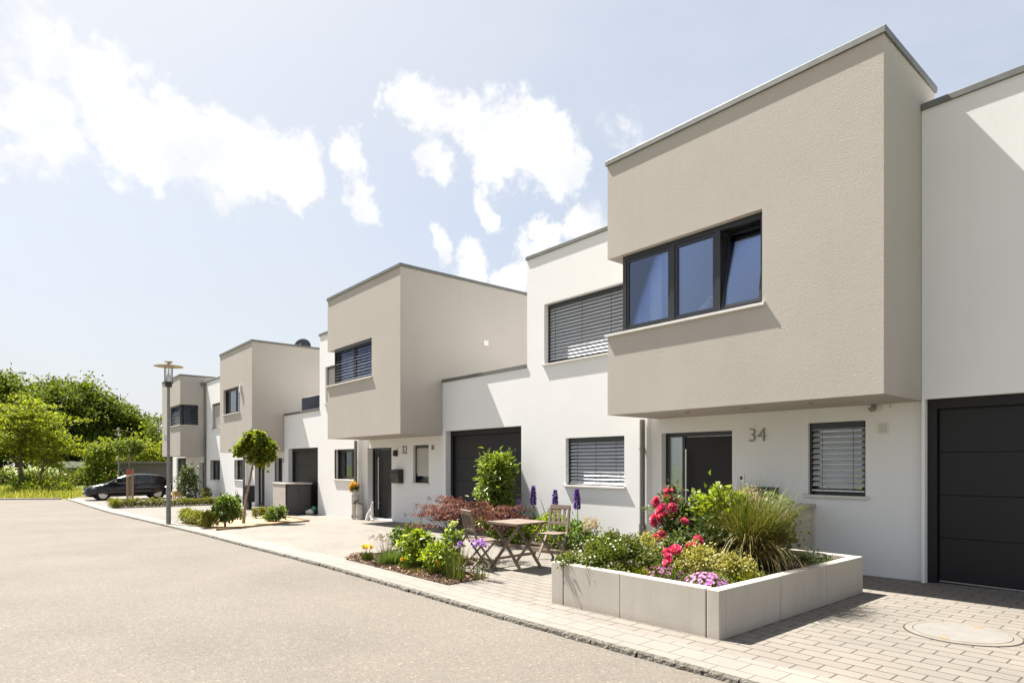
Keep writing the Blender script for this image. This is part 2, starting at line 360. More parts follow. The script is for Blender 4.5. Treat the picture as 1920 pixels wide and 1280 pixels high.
def wallgrid(mb, to3, u0, u1, z0, z1, holes, depth):
    us = sorted({u0, u1, *[h[0] for h in holes], *[h[1] for h in holes]}); zs = sorted({z0, z1, *[h[2] for h in holes], *[h[3] for h in holes]})
    us = [u for u in us if u0-1e-6 <= u <= u1+1e-6]; zs = [z for z in zs if z0-1e-6 <= z <= z1+1e-6]
    for a, b in zip(us, us[1:]):
        for c, d in zip(zs, zs[1:]):
            um, zm = (a+b)/2, (c+d)/2
            if any(h[0] < um < h[1] and h[2] < zm < h[3] for h in holes): continue
            mb.quad(to3(a, 0, c), to3(b, 0, c), to3(b, 0, d), to3(a, 0, d))
    for h in holes:
        a, b, c, d = h[:4]; sides = h[4] if len(h) > 4 else 'lrtb'; dp = h[5] if len(h) > 5 else depth
        if 'l' in sides: mb.quad(to3(a, 0, c), to3(a, dp, c), to3(a, dp, d), to3(a, 0, d))
        if 'r' in sides: mb.quad(to3(b, 0, c), to3(b, dp, c), to3(b, dp, d), to3(b, 0, d))
        if 't' in sides: mb.quad(to3(a, 0, d), to3(b, 0, d), to3(b, dp, d), to3(a, dp, d))
        if 'b' in sides: mb.quad(to3(a, 0, c), to3(b, 0, c), to3(b, dp, c), to3(a, dp, c))
def front(y): return lambda u, d, z: (u, y+d, z)
def right(x): return lambda u, d, z: (x-d, u, z)     # face towards +X, u runs along Y
def left(x): return lambda u, d, z: (x+d, u, z)
def slats(mb, u0, u1, zt, zb, d, pitch, width, tilt, arc=.006):
    n = int((zt-zb)/pitch); ct, st = math.cos(tilt), math.sin(tilt)
    for i in range(n+1):
        z = zt-i*pitch; V = []
        for u in (u0, u1):
            for k in range(5):
                t = (k/4-.5)*width; h = arc*(1-(2*k/4-1)**2)
                V.append((u, d+t*ct+h*st, z+t*st+h*ct+random.uniform(-.0012, .0012)))
        mb.add(V, [(k, k+1, 5+k+1, 5+k) for k in range(4)])
def window(house, tf, u0, u1, z0, z1, depth=.11, fr=.055, mull=(), sill=.045, sill_ext=.03, blind=None, glass='glass', tilt=None, bars=False, curtain=None, sill_mat='sill', open_left=False, grp='window'):
    """one window: frame > pane, sill, blind ; local axes u along the wall, d into the house"""
    f = MB(tf); d0, d1 = depth, depth+.07; e = .002
    f.box(u0+e, u0+fr, d0, d1, z0+e, z1-e); f.box(u1-fr, u1-e, d0, d1, z0+e, z1-e)
    f.box(u0+fr, u1-fr, d0, d1, z1-fr, z1-e); f.box(u0+fr, u1-fr, d0, d1, z0+e, z0+fr)
    edges = [u0+fr, *mull, u1-fr]
    for m in mull: f.box(m-fr*.55, m+fr*.55, d0, d1, z0+fr, z1-fr)
    pane = MB(tf)
    for i, (a, b) in enumerate(zip(edges, edges[1:])):
        a2 = a+(fr*.55 if i else 0); b2 = b-(fr*.55 if i < len(edges)-2 else 0)
        zz0, zz1 = z0+fr, z1-fr; s = .045
        sh = (lambda u, d, z, t=tf: t(u, d+(z-zz0)*.16, z)) if tilt == i else tf
        f.tf = sh
        f.box(a2+.004, a2+s, d0+.012, d1-.004, zz0+.004, zz1-.004); f.box(b2-s, b2-.004, d0+.012, d1-.004, zz0+.004, zz1-.004)
        f.box(a2+s, b2-s, d0+.012, d1-.004, zz1-s, zz1-.004); f.box(a2+s, b2-s, d0+.012, d1-.004, zz0+.004, zz0+s)
        pane.tf = sh; pane.box(a2+s-.003, b2-s+.003, d0+.03, d0+.045, zz0+s-.003, zz1-s+.003); f.tf = tf
    if blind:
        f.box(u0+.004, u0+.032, d0-.07, d0-.004, z0+.01, z1-.004); f.box(u1-.032, u1-.004, d0-.07, d0-.004, z0+.01, z1-.004)
        f.box(u0+.034, u1-.034, d0-.08, d0-.006, z1-.085, z1-.005)
    if bars:
        for k in (.02, .06): f.box(u0+k*1.5, u0+k*1.5+.02, -.01, .01, z0+.02, z1-.02)
        for q in (.25, .75): f.box(u0+.0, u0+.11, -.012, -.002, z0+(z1-z0)*q, z0+(z1-z0)*q+.02)
    w = f.build(grp, M['anth_frame'], house)
    pane.build('pane', M['glass_dim' if blind else glass], w)
    if sill:
        s = MB(tf); s.box(u0-sill_ext, u1+sill_ext, -sill, depth-.002, z0-.032, z0+.004)
        s.box(u0-sill_ext-.008, u0-sill_ext+.004, -sill-.003, .012, z0-.034, z0+.016); s.box(u1+sill_ext-.004, u1+sill_ext+.008, -sill-.003, .012, z0-.034, z0+.016)
        s.build('sill', M[sill_mat], w, bevel=.003)
    if blind:
        b = MB(tf); zt = z1-.09-blind.get('gap', .02); zb = blind.get('zb', z0+.05)
        dd = d0-.04
        if blind.get('roller'):
            n = int((z1-.02-zb)/.08)
            for i in range(n):
                z = z1-.02-i*.08; b.box(u0+.034, u1-.034, dd-.012, dd+.006, z-.074, z-.016)
            b.box(u0+.034, u1-.034, dd+.0061, dd+.012, zb, z1-.02); b.build('roller_shutter', M['shutter'], w)
        else:
            slats(b, u0+.036, u1-.036, zt, zb, dd, blind.get('p', .075), blind.get('w', .078), R(blind.get('t', -60)))
            b.box(u0+.036, u1-.036, dd-.03, dd+.03, zb-.045, zb-.025)
            bo = b.build('blind', M[blind.get('m', 'alu')], w, smooth=60, merge=False)
            for q in blind.get('cords', (.2, .8)):
                c = MB(tf); u = u0+(u1-u0)*q; c.box(u-.003, u+.003, dd-.047, dd-.043, zb-.03, z1-.09); c.build('blind_cord', M['black'], w)
    if curtain:
        c = MB(tf)
        for (a, b_, dd2, za, zb2) in curtain:
            n = max(2, int((b_-a)/.035)); V = []
            for i in range(n+1):
                u = a+(b_-a)*i/n; q = dd2+.018*math.sin(i*1.9)
                V += [(u, q, za), (u, q, zb2)]
            c.add(V, [(2*i, 2*i+2, 2*i+3, 2*i+1) for i in range(n)])
        c.build('curtain', M['curtain'], w, smooth=60)
    return w
def text_mesh(house, name, s, size, x, y, z, mat, depth=.012, squeeze=1, offset=0):
    cu = bpy.data.curves.new('number_curve', 'FONT'); cu.body = s; cu.size = size; cu.extrude = depth; cu.offset = offset
    ob = bpy.data.objects.new('number_tmp', cu); COL.objects.link(ob); bpy.context.view_layer.update()
    me = bpy.data.meshes.new_from_object(ob.evaluated_get(bpy.context.evaluated_depsgraph_get()))
    bpy.data.objects.remove(ob); bpy.data.curves.remove(cu)
    V = np.array([v.co[:] for v in me.vertices]); x0, x1 = V[:, 0].min(), V[:, 0].max(); o = ORG[house]
    for v in me.vertices:
        a, b, c = v.co; v.co = (x+(a-x0)*squeeze-o.x, y-depth-.001-c-o.y, z+b-o.z)
    me.materials.clear(); return link(name, me, M[mat], house)

# ------------------------------------------------------------------ ground, road, kerb, forecourt
def koff(x): return float(np.interp(x, [-60, -40, -36.3, -21], [-1.1, -.6, -.52, 0]))
def sheet(name, x0, x1, ya, yb, dz, mat, step=.8, ny=1, kind='structure'):
    n = max(1, int(abs(x1-x0)/step)); V = []; F = []
    for i in range(n+1):
        x = x0+(x1-x0)*i/n; a = ya(x) if callable(ya) else ya; b = yb(x) if callable(yb) else yb
        for k in range(ny+1): V.append((x, a+(b-a)*k/ny, g(x)+dz))
    for i in range(n):
        for k in range(ny): F.append((i*(ny+1)+k, (i+1)*(ny+1)+k, (i+1)*(ny+1)+k+1, i*(ny+1)+k+1))
    me = bpy.data.meshes.new(name); me.from_pydata(V, [], F); o = link(name, me, M[mat])
    if kind: o['kind'] = kind
    return o
V = []; F = []
xs = [-900, -400, -250, -120, -90, -75, -60, -50, -40, -31, -26, -21.2, -17, -13.6, -9.7, -5, -2.2, 0, 10, 60, 300, 900]
ys = [-900, -200, -40, 0, 10, 30, 200, 900]
V = [(x, y, g(x)-.07) for x in xs for y in ys]
F = [(i*8+j, (i+1)*8+j, (i+1)*8+j+1, i*8+j+1) for i in range(len(xs)-1) for j in range(7)]
me = bpy.data.meshes.new('ground'); me.from_pydata(V, [], F); link('ground', me, M['meadow'])['kind'] = 'structure'
def road_edge(x): return 4.13+koff(x) if x > -45 else 3.2+1.27*(x+45)
sheet('road', -66, 12, -36, road_edge, -.038, 'asphalt', ny=6)
sheet('pavement', -22.7, 12, 4.655, 9.62, 0, 'paver')
sheet('driveway', -60, -22.7, lambda x: 4.655+koff(x), 12, -.003, 'drive')
sheet('kerb', -44.9, 12, lambda x: 4.185+koff(x), lambda x: 4.64+koff(x), .006, 'kerbstone')
sheet('drain_joint', -44.9, 12, lambda x: 4.64+koff(x), lambda x: 4.655+koff(x), -.004, 'gap')
V = []; F = []; n = 0
xx = -44.9
while xx < 12:                                          # rough granite face, every stone broken a little differently
    L_ = random.uniform(.10, .17); k = 4
    jo = random.uniform(-.008, .008); jh = random.uniform(-.004, .005)
    for i in range(k):
        x = xx+L_*(i/(k-1))*.97; o = koff(x)
        r = lambda a: random.uniform(-a, a)
        for (y, z) in ((4.118+jo, -.07), (4.122+jo, -.03), (4.128+jo, -.004), (4.146+jo, .004+jh), (4.186, .006)):
            V.append((x, y+o+(r(.005) if y < 4.18 else 0), g(x)+z+(r(.003) if y < 4.18 else 0)))
    for i in range(k-1):
        for j in range(4):
            a = n+i*5+j; F.append((a, a+5, a+6, a+1))
    n += k*5; xx += L_
me = bpy.data.meshes.new('granite_edging'); me.from_pydata(V, [], F); link('granite_edging', me, M['granite'])['kind'] = 'structure'
mb = MB()                                               # dark kerb between road end and meadow
for i in range(18):
    x0 = -45.05-i*1.0; x1 = x0-.98
    for a, b in ((x0, x1),):
        p = Vector((a, road_edge(a-.001)+.06, g(a)-.02)); q = Vector((b, road_edge(b)+.06, g(b)-.02)); mb.bar(p, q, .14, .16)
mb.build('meadow_kerb', M['concrete_dark'])['kind'] = 'structure'

# garden beds (soil) beside the street
def poly(name, pts, dz, mat, h=.03):
    V = [(x, y, g(x)+dz) for x, y in pts]+[(x, y, g(x)-.05) for x, y in pts]; k = len(pts)
    me = bpy.data.meshes.new(name); me.from_pydata(V, [], [tuple(range(k))]+[(i, (i+1) % k, k+(i+1) % k, k+i) for i in range(k)])
    o = link(name, me, M[mat]); o['kind'] = 'structure'; return o
BED_A = [(-9.95, 4.66), (-6.86, 4.66), (-6.95, 5.4), (-7.95, 5.35), (-8.15, 6.25), (-9.5, 6.35), (-10.45, 5.02)]
BED_C = [(-11.2, 8.1), (-9.2, 7.75), (-7.75, 7.75), (-7.75, 9.39), (-11.2, 9.39)]
BED_B = [(-21.9, 4.66), (-17.9, 4.66), (-19.2, 7.75), (-22.6, 8.0), (-22.4, 5.2)]
BED_D = [(-33.75, 4.2), (-33.0, 4.2), (-32.6, 8.6), (-33.3, 8.6)]
poly('garden_bed', BED_A, .012, 'soil'); poly('garden_bed', BED_C, .03, 'soil'); poly('sandy_bed', BED_B, .014, 'sand'); poly('garden_bed', BED_D, .014, 'soil')
mb = MB()
for a, b in ((BED_C[0], BED_C[1]), (BED_C[1], BED_C[2])):
    mb.bar((a[0], a[1], g(a[0])+.035), (b[0], b[1], g(b[0])+.035), .035, .09)
tag(mb.build('bed_edging', M['wood_grey']), 'low wooden edging along the flower bed behind the garden table', 'bed edging')
mb = MB()
for a, b in ((BED_B[2], BED_B[3]), (BED_B[1], BED_B[2])):
    mb.bar((a[0], a[1], g(a[0])+.02), (b[0], b[1], g(b[0])+.02), .03, .07)
tag(mb.build('bed_edging', M['wood_stake']), 'thin brown edging board around the sandy bed of the ball tree', 'bed edging')
def manhole(name, x, y, r, label):
    z = g(x); t = thing(name, label, 'manhole cover', (x, y, z)); t.rotation_euler[1] = -.012
    b = MB(); b.lathe((x, y, z), [(r*1.0, -.01), (r*1.0, .006), (r*.86, .007), (r*.86, -.01)], 48); b.build('rim', M['cover_ring'], t)
    b = MB(); b.lathe((x, y, z), [(r*1.03, -.01), (r*1.03, .0035), (r*1.0, .0035)], 48); b.build('joint', M['gap'], t)
    b = MB(); b.lathe((x, y, z), [(r*.845, -.01), (r*.845, .008), (.02, .009)], 48); b.build('lid', M['cover'], t)
    for s in (-1, 1):
        b = MB(); b.box(x-.03+s*.05, x+.03+s*.05, y+s*r*.74-.025, y+s*r*.74+.025, z+.006, z+.0105); b.build('lifting_slot', M['rust'], t)
manhole('manhole_cover', -1.70, 6.82, .44, 'pale round manhole cover with rusty slots in front of the right garage')
manhole('manhole_cover', -12.6, 6.95, .33, 'small pale manhole cover on the forecourt behind the flower bed')

# ------------------------------------------------------------------ houses
def shell_sides(mb, x0, x1, yf, yb, z0, z1, l=True, r=True):
    if l: mb.quad((x0, yf, z0), (x0, yb, z0), (x0, yb, z1), (x0, yf, z1))
    if r: mb.quad((x1, yf, z0), (x1, yb, z0), (x1, yb, z1), (x1, yf, z1))
    mb.quad((x0, yb, z0), (x1, yb, z0), (x1, yb, z1), (x0, yb, z1)); mb.quad((x0, yf, z1), (x1, yf, z1), (x1, yb, z1), (x0, yb, z1))
def coping(house, x0, x1, y0, y1, zt, h=.085, over=.03, l=True, r=True):
    b = MB(); n = max(1, round((x1-x0)/3)); e0 = x0-over if l else x0; e1 = x1+over if r else x1
    for i in range(n):                                  # sheet joints show as hairline gaps
        a = e0+(e1-e0)*i/n+(.003 if i else 0); c = e0+(e1-e0)*(i+1)/n-(.003 if i < n-1 else 0)
        b.box(a, c, y0-over, y0+.28, zt-h, zt)
    if l: b.box(x0-over, x0+.25, y0+.281, y1, zt-h, zt-.001)
    if r: b.box(x1-.25, x1+over, y0+.281, y1, zt-h, zt-.001)
    return b.build('coping', M['zinc'], house, bevel=.006)
def downpipe(house, x, y, z0, z1, r=.05):
    b = MB(); b.tube([(x, y, z0), (x, y, z1)], r, 12)
    for z in np.arange(z0+.35, z1, 1.6): b.tube([(x, y, z-.02), (x, y, z+.02)], r*1.18, 12)
    b.tube([(x, y, z0), (x, y, z0+.55)], r*1.25, 12)
    return b.build('downpipe', M['pipe'], house, smooth=40)
def door(house, u0, u1, z0, z1, y, side, glass_left=True, depth=.13, handle=True):
    b = MB(); d = y+depth; fr = .06
    b.box(u0+.002, u0+fr, d, d+.08, z0, z1-.002); b.box(u1-fr, u1-.002, d, d+.08, z0, z1-.002); b.box(u0+fr, u1-fr, d, d+.08, z1-.075, z1-.002)
    m = u0+fr+side; b.box(m, m+.06, d, d+.08, z0, z1-.075); b.box(u0+fr, m, d, d+.08, z0, z0+.12)
    b.box(u0+.002, u1-.002, d-.02, d+.1, z0-.03, z0-.001)
    f = b.build('door', M['anth_frame'], house, bevel=.004)
    b = MB(); b.box(m+.064, u1-fr-.004, d+.012, d+.06, z0+.01, z1-.08); b.build('leaf', M['anthracite'], f, bevel=.006)
    b = MB(); b.box(u0+fr-.003, m+.003, d+.03, d+.045, z0+.117, z1-.072); b.build('side_pane', M['glass'], f)
    if handle:
        hx = m+.12; b = MB(); b.tube([(hx, d-.06, z0+.3), (hx, d-.06, z1-.3)], .016, 10)
        for z in (z0+.5, z1-.5): b.tube([(hx, d-.06, z), (hx, d+.015, z)], .01, 8)
        b.build('handle', M['steel'], f, smooth=40)
    return f
def garage_door(house, u0, u1, z0, z1, y, depth=.15, fr=.11, rows=4):
    b = MB(); d = y+depth
    b.box(u0+.002, u0+fr, d, d+.09, z0-.1, z1-.002); b.box(u1-fr, u1-.002, d, d+.09, z0-.1, z1-.002); b.box(u0+fr, u1-fr, d, d+.09, z1-.13, z1-.002)
    f = b.build('garage_door', M['anthracite'], house, bevel=.006)
    b = MB(); zz0, zz1 = z0+.025, z1-.14; h = (zz1-zz0)/rows
    for i in range(rows): b.box(u0+fr+.012, u1-fr-.012, d+.05, d+.085, zz0+i*h+.002, zz0+(i+1)*h-.002)
    b.build('leaf', M['anthracite'], f, bevel=.006)
    b = MB(); b.box(u0+fr+.002, u1-fr-.002, d+.086, d+.1, z0-.02, z1-.13); b.build('backing', M['black'], f)
    b = MB(); b.box(u0+fr+.014, u1-fr-.014, d+.046, d+.06, z0+.008, z0+.022); b.build('bottom_rail', M['steel'], f)
    return f
def wall_vent(house, x0, x1, z0, z1, y):
    b = MB(); b.box(x0, x1, y-.012, y-.001, z0, z1); o = b.build('vent', M['plastic_white'], house, bevel=.003)
    b = MB(); h = (z1-z0-.03)/4
    for i in range(4): b.add([(x0+.02, y-.012, z0+.015+i*h+h), (x1-.02, y-.012, z0+.015+i*h+h), (x1-.02, y-.03, z0+.02+i*h), (x0+.02, y-.03, z0+.02+i*h)], [(0, 1, 2, 3)])
    b.build('louvre', M['plastic_white'], o)

# ---- number 34
H = thing('terraced_house', 'modern white and taupe house numbered 34 with dark corner window, nearest of the row', 'house', (-5, YW, 0), group='row of modern terraced houses')
TX = -7.24
b = MB()
wallgrid(b, front(YW), -10.63, TX, -.3, 6.26, [(-10.06, -7.56, 3.80, 5.13, 'lrtb', .19), (-9.39, -7.79, 1.15, 2.15, 'lrtb', .16)], .13)
shell_sides(b, -10.63, TX, YW, 19, -.3, 6.26)
b.build('wall', M['white'], H)
b = MB()
wallgrid(b, front(YE), TX+.001, -2.79, -.3, 2.46, [(-7.01, -5.58, .02, 2.168), (-4.32, -3.51, 1.134, 2.22)], .15)
b.quad((TX+.001, YE, -.3), (TX+.001, 19, -.3), (TX+.001, 19, 2.46), (TX+.001, YE, 2.46))
b.build('entrance_wall', M['white'], H)
coping(H, -10.63, TX, YW, 18, 6.33, l=True, r=False)
def upper_box(house, x0, x1, z0, z1, depth_y, fh, lh=None, rh=None, over=.03):
    b = MB()
    wallgrid(b, front(YB), x0, x1, z0, z1-.03, fh, .10)
    for tf, x, hs, flip in ((left, x0, lh, 0), (right, x1, rh, 0)):
        wallgrid(b, tf(x), YB, depth_y, z0, z1-.03, hs or [], .27)
        for h in hs or []:
            if h[4] == 'r':
                t = tf(x)
                for zz in (h[2], h[3]): b.quad(t(YB+.10, 0, zz), t(h[1], 0, zz), t(h[1], .27, zz), t(YB+.10, .27, zz))
    b.quad((x0, YB, z0), (x1, YB, z0), (x1, depth_y, z0), (x0, depth_y, z0))
    b.quad((x0, YB, z1-.03), (x1, YB, z1-.03), (x1, depth_y, z1-.03), (x0, depth_y, z1-.03)); b.quad((x0, depth_y, z0), (x1, depth_y, z0), (x1, depth_y, z1-.03), (x0, depth_y, z1-.03))
    b.build('upper_storey', M['taupe'], house); coping(house, x0, x1, YB, depth_y+.03, z1, over=over)
upper_box(H, -7.08, -2.785, 2.435, 6.78, 9.93, [(-7.08, -4.298, 3.80, 5.10, 'rtb')], lh=[(YB, 9.1, 3.80, 5.10, 'r')])
w34 = window(H, front(YB), -6.83, -4.298, 3.80, 5.10, depth=.10, fr=.075, mull=(-5.835, -5.04), sill=None, tilt=2, glass='glass_blue')
window(H, left(-7.08), YB+.18, 9.1, 3.80, 5.10, depth=.27, fr=.06, sill=None, glass='glass_clear')
b = MB(); b.box(-7.115, -4.262, YB-.045, YB+.098, 3.768, 3.804); b.box(-7.123, -7.113, YB-.048, YB+.01, 3.766, 3.818); b.box(-4.265, -4.254, YB-.048, YB+.01, 3.766, 3.818)
b.box(-7.115, -6.83, YB+.099, 9.1, 3.768, 3.803); b.build('sill', M['sill'], w34, bevel=.003)
b = MB()
for (a, c, y) in ((-6.74, -6.54, 8.31), (-6.36, -6.12, 8.33)):
    n = 8; b.add([(a+(c-a)*i/n, y+.02*math.sin(i*2.2), z) for i in range(n+1) for z in (3.83, 4.98)], [(2*i, 2*i+2, 2*i+3, 2*i+1) for i in range(n)])
b.build('curtain', M['curtain'], w34, smooth=60)
window(H, front(YW), -10.06, -7.56, 3.80, 5.13, depth=.19, blind=dict(p=.073, w=.080, t=60, zb=3.86, cords=(.1, .42, .74)))
window(H, front(YW), -9.39, -7.79, 1.15, 2.15, depth=.16, blind=dict(p=.073, w=.078, t=46, zb=1.22, cords=(.17, .5, .83)))
window(H, front(YE), -4.32, -3.51, 1.134, 2.22, depth=.13, sill=.05, blind=dict(p=.083, w=.084, t=47, zb=1.24, cords=(.24, .78), gap=0))
door(H, -7.01, -5.58, .03, 2.168, YE, .30)
text_mesh(H, 'house_number', '34', .325, -5.272, YE, 1.962, 'number', offset=-.006)
wall_vent(H, -3.349, -3.208, 2.017, 2.179, YE)
b = MB(); b.box(-3.42, -3.36, YE-.06, YE-.001, 2.40, 2.432); b.box(-3.435, -3.35, YE-.11, YE-.05, 2.355, 2.395); b.lathe((-3.39, YE-.085, 2.33), [(.028, 0), (.036, .02), (.03, .035)], 12)
b.build('sensor_lamp', M['number'], H, bevel=.004)
b = MB(); b.box(-3.27, -3.19, YE-.05, YE-.001, 2.37, 2.432); b.build('junction_box', M['plastic_white'], H, bevel=.004)
for x in (-5.826, -4.832, -3.87):
    b = MB(); b.lathe((x, 8.61, 2.433), [(.05, 0), (.05, -.006), (.036, -.008), (.034, -.003)], 20); b.build('soffit_spotlight', M['number'], H, smooth=40, merge=False)
b = MB(); b.box(-5.44, -5.36, YE-.012, YE-.001, 1.31, 1.42); o = b.build('doorbell', M['steel'], H, bevel=.003)
b = MB(); b.box(-5.43, -5.385, YE-.0155, YE-.0125, 1.34, 1.40); b.build('keypad', M['black'], o)
b = MB(); b.box(-5.44, -5.36, YE-.012, YE-.001, 1.13, 1.22); b.build('light_switch', M['steel'], H, bevel=.003)
downpipe(H, TX-.07, YW-.062, g(-7.3)-.05, 2.43)

# ---- next house at the right edge (white gable with garage)
H = thing('terraced_house', 'white house end with dark garage door, cut by the right edge', 'house', (-1, YW, .05), group='row of modern terraced houses')
b = MB(); wallgrid(b, front(YW), -2.78, 4, -.3, 6.26, [(-2.745, .85, -.28, 2.452)], .16); shell_sides(b, -2.78, 4, YW, 19, -.3, 6.26); b.build('wall', M['white'], H)
coping(H, -2.78, 4, YW, 18, 6.33, l=False, r=False)
garage_door(H, -2.745, .85, g(-1.5)+.0, 2.452, YW, depth=.10)

# ---- number 32
H = thing('terraced_house', 'house numbered 32 with lowered slatted corner blind and long taupe side wall', 'house', (-16.5, YW, g(-16.5)), group='row of modern terraced houses')
TX = -19.13
b = MB(); wallgrid(b, front(YW), -22.3, TX, -.6, 6.36, [(-21.79, -19.9, 3.80, 5.14), (-21.0, -19.30, 1.06, 2.115)], .13); shell_sides(b, -22.3, TX, YW, 19, -.6, 6.36); b.build('wall', M['white'], H)
coping(H, -22.3, TX, YW, 18, 6.43, l=True, r=False)
b = MB(); wallgrid(b, front(YE), TX+.001, -14.10, -.6, 2.41, [(-18.70, -17.11, -.14, 2.12), (-15.83, -14.98, 1.05, 2.15)], .2)
b.quad((TX+.001, YE, -.6), (TX+.001, 19, -.6), (TX+.001, 19, 2.41), (TX+.001, YE, 2.41)); b.quad((-14.10, YE, -.6), (-14.10, 15, -.6), (-14.10, 15, 2.41), (-14.10, YE, 2.41)); b.build('entrance_wall', M['white'], H)
b = MB(); wallgrid(b, front(YW), -14.095, -10.631, -.6, 3.80, [(-13.95, -10.836, -.58, 2.485)], .2); shell_sides(b, -14.095, -10.631, YW, 15, -.6, 3.80, r=False); b.build('garage_wall', M['white'], H)
coping(H, -14.095, -10.66, YW, 15, 3.885, l=False, r=False)
garage_door(H, -13.95, -10.836, g(-12), 2.485, YW, depth=.16)
upper_box(H, -18.6, -14.1, 2.385, 6.785, 16, [(-18.6, -15.666, 4.03, 5.11, 'rtb')], lh=[(YB, 9.1, 4.03, 5.11, 'r')])
w32 = window(H, front(YB), -18.2, -15.666, 4.03, 5.11, depth=.12, fr=.06, mull=(-17.0,), sill=None, blind=dict(p=.088, w=.075, t=16, zb=4.09, cords=(.15, .85)))
b = MB(); b.box(-18.64, -15.63, YB-.045, YB+.118, 3.998, 4.034); b.box(-18.64, -18.2, YB+.119, 9.1, 3.998, 4.033); b.build('sill', M['sill'], w32, bevel=.003)
window(H, left(-18.6), YB+.20, 9.1, 4.03, 5.11, depth=.36, fr=.06, sill=None)
window(H, front(YW), -21.79, -19.9, 3.80, 5.14, depth=.15, blind=dict(roller=True, zb=3.85))
window(H, front(YW), -21.0, -19.30, 1.06, 2.115, depth=.17, mull=(-19.95,), bars=True, curtain=[(-20.6, -20.2, 9.85, 1.1, 2.05)])
window(H, front(YE), -15.83, -14.98, 1.05, 2.15, depth=.15, blind=dict(roller=True, zb=1.25))
door(H, -18.70, -17.11, -.15, 2.12, YE, .34, depth=.18)
text_mesh(H, 'house_number', '32', .35, -16.45, YE, 1.905, 'number', squeeze=.95, offset=-.004)
b = MB(); b.box(-14.84, -14.67, YE-.012, YE-.001, 1.98, 2.15); o = b.build('vent', M['plastic_white'], H); b = MB(); b.box(-14.82, -14.69, YE-.014, YE-.0125, 2.0, 2.13); b.build('grille', M['zinc'], o)
b = MB(); b.box(-16.84, -16.72, YE-.10, YE-.001, 1.84, 2.02); b.box(-16.83, -16.73, YE-.12, YE-.10, 1.86, 2.0); b.build('wall_lamp', M['black'], H, bevel=.006)
b = MB(); b.box(-14.11+.012, -14.099+.012, 10.81, 10.97, 5.0, 5.14); b.build('vent_cover', M['plastic_white'], H)
b = MB(); b.tube([(-14.93, YE, .62), (-14.93, YE-.1, .62)], .018, 8); b.tube([(-14.93, YE-.08, .62), (-14.93, YE-.08, .55)], .014, 8); b.tube([(-15.0, YE-.06, .66), (-14.86, YE-.06, .66)], .01, 6); b.tube([(-14.93, YE-.05, .62), (-14.93, YE-.05, .66)], .01, 6)
b.build('garden_tap', M['steel'], H, smooth=40)
downpipe(H, TX-.06, YW-.065, g(-19.2)-.05, 2.38, .052)

# ---- number 30
H = thing('terraced_house', 'house numbered 30 behind the ball tree with one small upper window', 'house', (-28.5, YW, g(-28.5)), group='row of modern terraced houses')
TX = -31.0
b = MB(); wallgrid(b, front(YW), -38.0, TX, -.9, 6.20, [(-36.95, -34.9, 3.50, 4.90), (-37.25, -35.4, .73, 1.81), (-32.83, -31.25, .81, 1.81)], .14); shell_sides(b, -38.0, TX, YW, 19, -.9, 6.20); b.build('wall', M['white'], H)
coping(H, -38.0, TX, YW, 18, 6.28, l=False, r=False)
b = MB(); wallgrid(b, front(YE), TX+.001, -25.95, -.9, 2.14, [(-30.1, -28.72, -.42, 1.83), (-27.41, -26.49, .84, 1.86)], .2)
b.quad((TX+.001, YE, -.9), (TX+.001, 19, -.9), (TX+.001, 19, 2.14), (TX+.001, YE, 2.14)); b.quad((-25.95, YE, -.9), (-25.95, 14, -.9), (-25.95, 14, 2.14), (-25.95, YE, 2.14)); b.build('entrance_wall', M['white'], H)
b = MB(); wallgrid(b, front(YW), -25.93, -22.301, -.9, 3.60, [(-25.47, -22.46, -.8, 2.226)], .2); shell_sides(b, -25.93, -22.301, YW, 14, -.9, 3.60, r=False); b.build('garage_wall', M['white'], H)
coping(H, -25.93, -22.33, YW, 14, 3.69, l=False, r=False)
garage_door(H, -25.47, -22.46, g(-24), 2.226, YW, depth=.16)
b = MB(); b.box(-24.9, -22.34, YW+.35, YW+.37, 3.70, 4.27); o = b.build('terrace_rail', M['glass_dark'], H); b = MB(); b.box(-24.96, -24.9, YW+.33, YW+.39, 3.69, 4.29); b.box(-24.9, -22.34, YW+.34, YW+.38, 4.27, 4.30); b.build('post', M['plastic_white'], o)
upper_box(H, -30.5, -25.95, 2.12, 6.635, 14, [(-29.95, -27.5, 3.81, 4.93)])
window(H, front(YB), -29.95, -27.5, 3.81, 4.93, depth=.13, mull=(-28.5,), curtain=[(-28.3, -27.75, 8.6, 3.85, 4.85)])
b = MB(); b.box(-27.42, -27.28, YB-.08, YB-.001, 4.62, 4.93); b.build('sensor_lamp', M['plastic_white'], H, bevel=.01)
window(H, front(YW), -36.95, -34.9, 3.50, 4.90, depth=.15, blind=dict(roller=True, zb=3.56))
window(H, front(YW), -37.25, -35.4, .73, 1.81, depth=.17, mull=(-36.2,), bars=True)
window(H, front(YW), -32.83, -31.25, .81, 1.81, depth=.17, mull=(-31.9,), bars=True)
window(H, front(YE), -27.41, -26.49, .84, 1.86, depth=.17, bars=True)
door(H, -30.1, -28.72, -.43, 1.83, YE, .42, depth=.18)
text_mesh(H, 'house_number', '30', .40, -28.25, YE, 1.54, 'alu_dark', squeeze=.8, offset=-.012, depth=.004)
b = MB(); b.box(-26.4, -26.15, YE-.012, YE-.001, 1.66, 1.86); b.build('vent', M['alu_dark'], H)
downpipe(H, TX-.07, YW-.07, g(-31)-.05, 2.1, .055)

